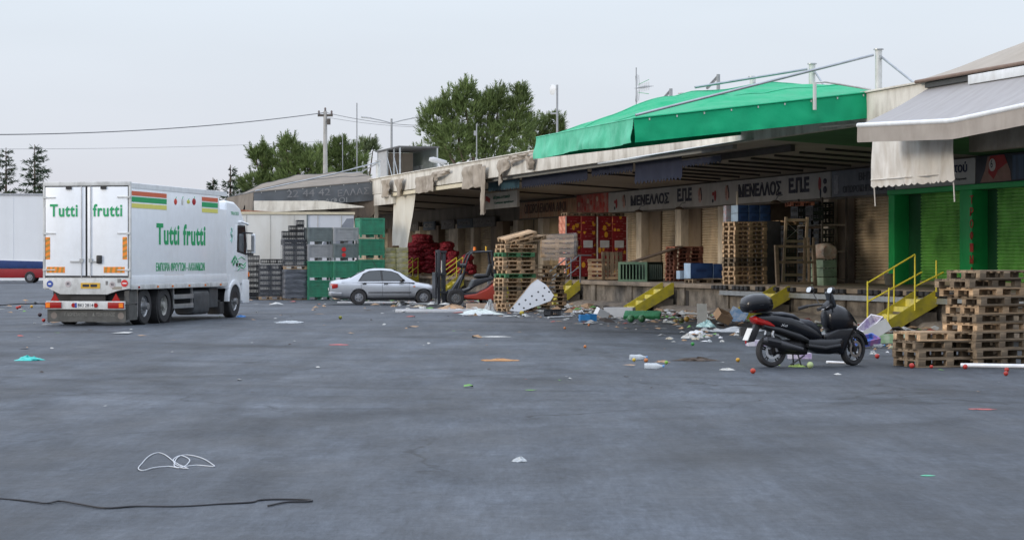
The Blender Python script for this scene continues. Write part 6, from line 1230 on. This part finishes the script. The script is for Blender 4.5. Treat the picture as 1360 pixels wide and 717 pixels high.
crumple(1232,632,20,1.5,mat('green_plastic_scrap',(.08,.35,.22),.5),'plastic_scrap','small green plastic scrap on the asphalt at lower right','scrap',sy=10)
crumple(966,491.5,22,3,paper,'paper_scrap','white torn paper in front of the scooter rear wheel','paper')
crumple(385,428.5,38,3,film2,'plastic_sheet','flattened clear plastic sheet on the asphalt right of the lorry','plastic sheet',sy=50)
crumple(320,421,14,3,mat('blue_scrap',(.05,.2,.5),.5),'plastic_scrap','blue scrap by the lorry front wheel','scrap')
crumple(1304,543.5,34,1,mat('red_squash',(.28,.02,.015),.4,var=.2),'squashed_tomato','flat squashed tomato smear on the asphalt at right','squashed fruit',sy=26)
crumple(665,479,52,3.5,mat('orange_card',(.36,.19,.08),.85),'cardboard_strip','flattened orange-brown cardboard strip in the middle distance','cardboard',sy=28)
crumple(655,447.5,40,1.5,paper,'paper_scrap','long white paper scrap in the middle distance','paper',sy=20)
crumple(926,479,60,5,mat('dark_mat',(.06,.045,.035),.9,var=.3),'rag_mat','dark curled rag lying left of the scooter','rag',sy=30)
crumple(880,481,20,3,mat('tan_scrap',(.3,.2,.13),.8),'cardboard_scrap','tan scrap at the left end of the dark rag','cardboard')
crumple(450,458,26,1.2,mat('pink_scrap',(.4,.1,.1),.7),'plastic_scrap','thin pinkish scrap in the middle of the yard','scrap',sy=14)
def strip(lab,pts,w,m,nm='strap',cat='strap'):
    ps=[G(*p) for p in pts]; b0=ps[0].copy(); b0.z=0
    # smooth
    q=[]
    for i in range(len(ps)-1):
        p0,p1,p2,p3=ps[max(i-1,0)],ps[i],ps[i+1],ps[min(i+2,len(ps)-1)]
        for k in range(6):
            s=k/6; q.append(.5*((2*p1)+(p2-p0)*s+(2*p0-5*p1+4*p2-p3)*s*s+(3*p1-p0-3*p2+p3)*s**3))
    q.append(ps[-1]); o=MB().tube([p-b0+Vector((0,0,w*.6+.02*abs(noise.noise(p*.8)))) for p in q],w,6).build(nm,m,smooth=True); o.location=b0; return tag(o,lab,cat)
strip('long black strap snaking in from the left edge in the foreground',[(-20,661),(18,664),(48,668),(62,670),(80,667),(105,671),(140,676),(180,673),(240,673),(290,670),(332,668),(345,665),(375,664),(412,665),(408,667),(380,668),(356,673)],.0075,mat('black_strap',(.015,.016,.02),.6))
strip('tangled loop of white plastic strapping in the left foreground',[(248,622),(232,614),(218,604),(208,602),(196,608),(184,622),(190,626),(205,622),(225,620),(240,622),(252,612),(240,606),(230,612),(240,620),(262,618),(285,620),(270,610),(250,605),(236,608),(232,620),(250,623)],.005,mat('white_strapping',(.45,.47,.5),.5))
strip('thin dark line of cord across the asphalt at upper left',[(0,406),(20,404.5),(45,404),(75,403.5)],.03,mat('black_strap',()),'cord','cord')
def rod2(lab,p0,p1,r,m,nm,cat,z=None):
    a,b=G(*p0),G(*p1); z=r if z is None else z; o=MB().cyl((0,0,0),tuple(b-a),r,n=8).build(nm,m,smooth=True); o.location=a+Vector((0,0,z)); return tag(o,lab,cat)
pvc=mat('white_pipe',(.72,.73,.75),.4)
rod2('long white pipe lying in front of the tall right pallet pile',(1276,487.5),(1420,490),.035,pvc,'white_pipe','pipe')
o=tag(MB().cbox((0,0,.05),(2.8,.25,.1)).build('white_plank',foam,bevel=.01),'white foam plank lying in front of the forklift','plank'); g=G(580,414.5); o.location=g
o=tag(MB().cbox((0,0,.02),(4.5,.3,.04)).build('white_strip',foam),'long thin white strip lying under the silver car side','strip'); o.location=G(520,402)
rod2('white thin bar lying before the dotted foam board',(728,423),(760,421.5),.03,pvc,'white_bar','bar'); rod2('long white bar on the ground left of the mixed pallet stack',(615,419.5),(655,418.5),.03,pvc,'white_bar','bar'); rod2('white bar behind the scooter between the wheels',(1098,482),(1140,484),.02,pvc,'white_bar','bar')
# fruit
def fruit(px,py,dpx,c,nm,lab,grp=None,stem=False):
    g=G(px,py); r=dpx/2*g.y/F*(.82 if nm!='watermelon' else 1); m=mat('skin_'+nm+'_%d'%(c[0]*1000),tuple(x*.75 for x in c),.45,var=.15,scale=20)
    o=MB().lathe([(0,2*r*.94),(r*.2,2*r*.97),(r*.6,2*r*.9),(r*.92,2*r*.68),(r,r),(r*.9,2*r*.3),(r*.55,2*r*.07),(0,0)],n=16).build(nm,m,smooth=True,fix=True); o.location=g; tag(o,lab,nm.replace('_',' '),grp)
    if nm in('tomato','orange','lime'): MB().lathe([(.0,2*r*.97),(r*.18,2*r*.985),(r*.1,2*r*1.02),(0,2*r*1.03)],n=6).build('stalk',gp,o)
    return o
FR=[(1000,496,9,(.55,.05,.02),'tomato','red tomato lying alone in front of the scooter rear wheel'),(1211,489,9,(.5,.03,.02),'tomato','large red tomato at the left foot of the low pallet pile'),(1237,489,6,(.5,.03,.02),'tomato','tomato at the right foot of the low pallet pile'),
(1282,490,8,(.5,.03,.02),'tomato','tomato at the left end of the white pipe'),(1337,494,8,(.5,.03,.02),'tomato','tomato in front of the white pipe near the right edge'),(1336,499,8,(.45,.03,.02),'tomato','nearest tomato at the right edge, below its twin'),
(980,480.5,7,(.65,.36,.03),'lemon','yellow lemon left of the scooter rear wheel'),(1076,489,11,(.45,.55,.25),'cabbage','pale green cabbage head under the scooter'),(858,481,7,(.6,.2,.05),'orange','orange fruit right of the crushed plastic bottle'),(885,483.5,6,(.25,.5,.06),'lime','green lime in front of the dark rag'),
(842,480,6,(.7,.5,.05),'lemon','lemon touching the crushed plastic bottle'),(920,459,6,(.03,.3,.05),'lime','green fruit alone on the asphalt before the cardboard heap'),(777,462,5,(.6,.3,.05),'orange','tiny orange fruit near the middle of the yard'),(1233,470,5,(.5,.03,.02),'tomato','tomato between the scooter and the steps'),
(1165,476,8,(.5,.03,.02),'tomato','red fruit half hidden right of the scooter front wheel'),(838,428,10,(.05,.2,.08),'watermelon','left of two watermelons before the foam box'),(852.5,428,10,(.04,.15,.06),'watermelon','right of two watermelons before the foam box'),(905,429,9,(.09,.09,.03),'melon','dark melon before the broken concrete'),(912,427,9,(.4,.25,.05),'melon','yellowish melon right of the dark melon'),(897,429.5,7,(.3,.2,.06),'melon','smaller melon left of the dark melon'),
(53,420.5,7,(.04,.02,.03),'aubergine','dark round fruit left of the lorry on the asphalt'),(23,410.5,5,(.5,.05,.05),'tomato','small red fruit at the left edge of the yard'),(26,409.5,5,(.5,.05,.05),'tomato','second red fruit touching the first at the left edge'),(42,409,5,(.65,.4,.05),'lemon','yellow fruit at the left edge of the yard'),(58,427.5,6,(.5,.05,.05),'tomato','red fruit left of the lorry rear corner'),(452,424,6,(.3,.3,.03),'lemon','olive fruit in front of the silver car'),
(782,433,4,(.6,.2,.05),'orange','orange bit before the blue boxes'),(693,419,8,(.6,.45,.03),'lemon','yellow fruit at the foot of the dotted foam board'),(750,437,4,(.6,.2,.05),'orange','tiny orange fruit before the black crate')]
for f in FR: fruit(*f)
def bottle(px,py,L_,lab,rz):
    g=G(px,py); t=thing('plastic_bottle',lab,'bottle',g+Vector((0,0,.05)),rz,'empty plastic bottles'); b=mat('clear_bottle',(.7,.75,.78),.1,alpha=.5,spec=.8)
    MB().lathe([(0,0),(.045,.005),(.05,.03),(.046,.1),(.05,.15),(.05,.2),(.02,.27),(.018,.3),(0,.3)],(-.15,0,0),(1,0,0),14).build('bottle_body',b,t,smooth=True); MB().cyl((.145,0,0),(.175,0,0),.02).build('cap',mat('bottle_cap',(.1,.25,.5),.4),t)
bottle(847,478,.3,'crushed clear bottle beside the lemon and orange',R(10)); bottle(868,490,.3,'clear plastic bottle lying nearest the camera before the dark rag',R(-8)); bottle(1166,462,.3,'clear bottle right of the scooter front wheel',R(30))
# boxes
def abox(px,py,sx,sy,h,m,nm,lab,cat,rz=0,tilt=(0,0),wall=.03,inner=None):
    o=MB().box(-sx/2,sx/2,-sy/2,sy/2,0,wall).box(-sx/2,sx/2,-sy/2,-sy/2+wall,wall,h).box(-sx/2,sx/2,sy/2-wall,sy/2,wall,h).box(-sx/2,-sx/2+wall,-sy/2+wall,sy/2-wall,wall,h).box(sx/2-wall,sx/2,-sy/2+wall,sy/2-wall,wall,h).build(nm,m)
    g=G(px,py); o.location=g+Vector((0,0,abs(math.sin(tilt[0]))*sy/2+abs(math.sin(tilt[1]))*sx/2)); o.rotation_euler=(tilt[0],tilt[1],rz); return tag(o,lab,cat)
bb=mat('blue_plastic_box',(.02,.2,.5),.45,var=.1)
abox(776,427,.28,.3,.2,bb,'plastic_box','bright blue plastic box, left of two before the litter heap','box',R(8)); abox(785,426,.26,.3,.2,bb,'plastic_box','bright blue plastic box, right of two before the litter heap','box',R(15))
abox(797,425,.35,.3,.22,foam,'foam_box','small tilted white box right of the blue boxes','box',R(20),(R(10),R(25)))
o=abox(823,421,.9,.5,.3,foam,'foam_box','long white foam box lying behind the watermelons','box',R(-14),(0,0)); MB().box(-.46,.46,-.26,.26,.3,.31).build('rim_lip',mat('brown_rim',(.3,.2,.15),.7),o) if 0 else None
o=tag(MB().cbox((0,0,0),(1.1,.5,.12),(R(18),0,0)).build('green_net',mat('green_net_pile',(.02,.16,.06),.8,var=.3,bump=(.8,20)),bevel=.03),'green netting tray under the long foam box','netting'); o.location=G(845,424)+Vector((.2,.3,.12)); o.rotation_euler=(0,0,R(-10))
crumple(806,421,26,12,card,'cardboard','brown torn cardboard left of the long foam box','cardboard')
# black crate on the ground
for i,(px) in enumerate((728,738)):
    o=link('plastic_crate',bc,None,G(px,420),(0,0,R(5+8*i))); o.scale=(.45,.6,.9); tag(o,f'small black crate on the ground below the foam board, {["left","right"][i]} one','crate')
# dotted foam board
bx=thing('dotted_foam_board','white foam board with rows of dark holes leaning against the mixed pallets','foam board',G(705,414.5)+Vector((.05,-.9,0)),R(6))
me=MB(); M_=Matrix.Rotation(R(-22),4,'X'); me.M=M_; me.prism([(-.78,.08),(-.42,0.02),(.62,.42),(.75,.62),(.5,1.0),(.22,1.2),(-.02,1.05)],-.02,.02,'y'); me.build('foam_sheet',foam,bx)
dt=MB(M_)
for r_ in range(5):
    for c_ in range(7):
        x=-.66+c_*.22+r_*.10; z=.16+c_*.125-r_*.14+.02*c_
        if r_%2: x+=.05
        ok=z>.08+max(0,(x+.42)*.385)-.0 and z<.08+(x+.78)*1.28-.06 and x<.62 and z<1.12-(x-.2)*.9
        if ok: dt.cyl((x,-.0235,z),(x,-.0205,z),.034,n=10)
dt.build('holes',black,bx); MB(M_).prism([(-.8,.09),(-.0,1.08),(.2,1.24),(.2,1.2),(-.0,1.05),(-.78,.08)],-.03,.04,'y').build('wooden_edge',wood,bx)
# cartons near the steps and right
def flap(px,py,w,h,m,lab,rot,nm='cardboard',cat='cardboard',z=.0,sub=None):
    o=MB().cbox((0,0,h/2),(w,.02,h)).build(nm,m); o.location=G(px,py)+Vector((0,0,z)); o.rotation_euler=rot; return tag(o,lab,cat)
flap(933,429,.28,.55,paper,'white card panel standing upright in the litter before the dock',(R(-12),0,R(5)))
abox(957,432,.42,.3,.24,card,'cardboard_box','brown cardboard box tipped over with open flap','box',R(30),(R(35),R(20))); flap(975,427,.5,.45,mat('blue_white_card',(.2,.35,.6),.6,dirt=((.7,.7,.7),1,4,(1,1,1))),'blue and white printed cardboard flap beside the tipped box',(R(-35),R(25),R(-15)))
crumple(938,434,28,9,mat('aqua_white_tray',(.45,.65,.65),.5),'tray','crushed white and aqua tray before the upright card','tray')
crumple(980,440,70,6,mat('grey_sheet',(.42,.44,.46),.6),'plastic_sheet','grey white sheet under the yellow steps behind the scooter','sheet',sy=60)
crumple(925,443,24,5,foam,'foam_scraps','broken white foam pieces before the tipped cardboard box','foam scrap'); crumple(915,449,18,7,paper,'paper_ball','crumpled white paper ball before the broken foam','paper'); crumple(930,449,10,6,paper,'paper_ball','smaller paper ball right of the first','paper')
abox(990,446,.25,.2,.2,mat('dark_small_box',(.04,.04,.04),.7),'small_box','small dark grey box at the foot of the steps behind the scooter','box',R(5))
abox(1017,437,.32,.22,.28,mat('block_concrete',(.3,.28,.24),.9),'concrete_block','small concrete block at the foot of the yellow steps behind the scooter','block',R(4),(0,0),.1)
abox(1158,452,.6,.35,.22,mat('white_purple_print',(.6,.58,.62),.6,dirt=((.15,.05,.3),1,4,(1,1,1))),'printed_carton','white and purple printed carton tipped at the foot of the railed steps','carton',R(35),(R(10),R(-35)))
abox(1166,459,.6,.3,.25,paper,'carton','white carton before the purple printed one','carton',R(20),(R(-15),R(-28)))
abox(1150,462,.5,.3,.12,mat('blue_red_carton',(.03,.12,.4),.6,dirt=((.5,.1,.1),.8,4,(1,1,1))),'flat_carton','flat blue and red carton right of the scooter front wheel','carton',R(25),(R(20),R(-10)))
abox(1185,455,.9,.4,.18,mat('green_white_tray',(.25,.4,.22),.6,dirt=((.6,.6,.55),1,4,(1,1,1))),'tray','green and white tray lying on the kerb beside the railed steps','tray',R(5))
crumple(1200,463,40,9,mat('grey_green_heap',(.3,.32,.22),.8,var=.4,dirt=((.5,.1,.06),.8,6,(1,1,1))),'litter_heap','heap of vegetable waste behind the low pallet pile','waste heap',sy=40)
abox(1062,476,.42,.25,.1,mat('white_purple_print',()),'flat_carton','flat purple and white carton under the scooter','carton',R(-5)); abox(1008,459,.5,.25,.12,mat('white_purple_print',()),'flat_carton','flat white and purple carton behind the scooter rear wheel','carton',R(8))
crumple(1060,487,24,4,mat('leaf_green',(.3,.42,.12),.7),'cabbage_leaves','pale green leaves on the ground under the scooter','leaves'); crumple(1030,485,14,2,mat('leaf_green',()),'cabbage_leaves','pale green leaf behind the rear wheel of the scooter','leaves')
crumple(600,410,34,6,card,'cardboard','crushed brown cardboard at the forklift front wheel','cardboard',sy=60); abox(642,411,1.2,.5,.22,mat('pale_board',(.5,.38,.3),.8),'flat_box','pale brown flat box on the ground right of the forklift','box',R(4)); crumple(640,417,60,7,mat('pale_film_heap',(.55,.6,.56),.4),'plastic_heap','heap of pale plastic film left of the mixed pallets','plastic film',sy=60)
crumple(650,413,16,16,film2,'plastic_bag','upright clear bag against the mixed pallet stack','plastic bag')
# bigger heaped litter before the dock: each piece a thing
def heap():
    r=random.Random(11); ms=[('torn white paper',paper,'paper'),('torn brown cardboard',card,'cardboard'),('clear plastic film',film2,'plastic film'),('white foam chunk',foam,'foam'),('pale sack cloth',mat('pale_sack',(.42,.38,.3),.9,var=.2),'sack cloth'),('grey paper',mat('grey_paper',(.35,.36,.37),.9,var=.2),'paper')]
    spots=[('between foam board and blue boxes',752,775,408,420),('before the long foam box',785,835,412,424),('at the dock foot behind the watermelons',780,850,404,412),('before the dark pilaster of the dock',865,915,414,430),('around the tipped cardboard box',915,990,424,446),('between the car and the forklift',520,600,403,411),('around the mixed pallet stack',600,700,410,420),('between the scooter and the railed steps',1140,1195,448,472),('on the asphalt before the tipped box',880,960,446,456)]
    on=['leftmost','second from the left','third from the left','fourth from the left','fifth from the left','sixth from the left','seventh from the left','eighth from the left']
    for where,x0,x1,y0,y1 in spots:
        pc=[]
        for i in range(13): pc.append((r.uniform(x0,x1),r.uniform(y0,y1),r.uniform(4,11),r.randrange(len(ms)),r.uniform(.8,4)))
        for q in range(len(ms)):
            for n,(px,py,s,_,h) in enumerate(sorted(p for p in pc if p[3]==q)):
                crumple(px,py,s,h,ms[q][1],ms[q][2].replace(' ','_')+'_scrap',f'{ms[q][0]}, {on[n]}, {where}',ms[q][2],grp=f'litter {where}',seed=px+n,spike=.9)
heap()
# scattered small litter: too many and too small to count
def scatter():
    kinds=[('litter_scraps_white',paper,2200),('litter_scraps_brown',card,1500),('litter_scraps_dark',mat('dark_scrap',(.05,.04,.035),.9),1300),('litter_scraps_coloured',mat('coloured_scrap',(.35,.05,.03),.6),330),('litter_scraps_green',mat('leaf_scrap',(.12,.28,.06),.7),600)]
    r=random.Random(5)
    for nm,m,n in kinds:
        mb=MB()
        for i in range(n):
            if r.random()<.8:
                u=r.uniform(50,105); v=-abs(r.gauss(0,1.15))-.3
                if noise.noise(Vector((u*.25,0,0)))<-.15 and r.random()<.6: v-=.3; continue
                p=P(u,v)
            elif r.random()<.7: u=r.uniform(48,112); p=P(u,-r.uniform(.4,7.5)); 
            else: p=Vector((r.uniform(-22,12),r.uniform(24,95),0))
            if p.x> OX+5 : continue
            s=r.uniform(.03,.14)*(1 if r.random()<.82 else 2.4); a=r.uniform(0,PI)
            if p.y<45: s*=.5
            k=r.randint(3,5); h=r.uniform(.01,.5)*s; pts=[(p.x+s*math.cos(a+2*PI*j/k)*r.uniform(.5,1.1),p.y+s*.9*math.sin(a+2*PI*j/k)*r.uniform(.5,1.1),.006+r.uniform(0,h)) for j in range(k)]
            mb.add(pts+[(p.x,p.y,.006+h*1.2)],[(j,(j+1)%k,k) for j in range(k)])
        o=mb.build(nm,m,fix=False); tag(o,{'w':'small white paper and foam scraps strewn along the dock foot','b':'small brown cardboard scraps strewn along the dock foot','d':'dark rotten bits and dirt clods strewn over the yard','c':'small red fruit and plastic bits strewn by the dock','g':'green leaf scraps strewn along the dock'}[nm.split('_')[2][0]],'litter',None,'stuff')
scatter()
for o in PAL.values():
    for c in kids(o): bpy.data.objects.remove(c)
    bpy.data.objects.remove(o)
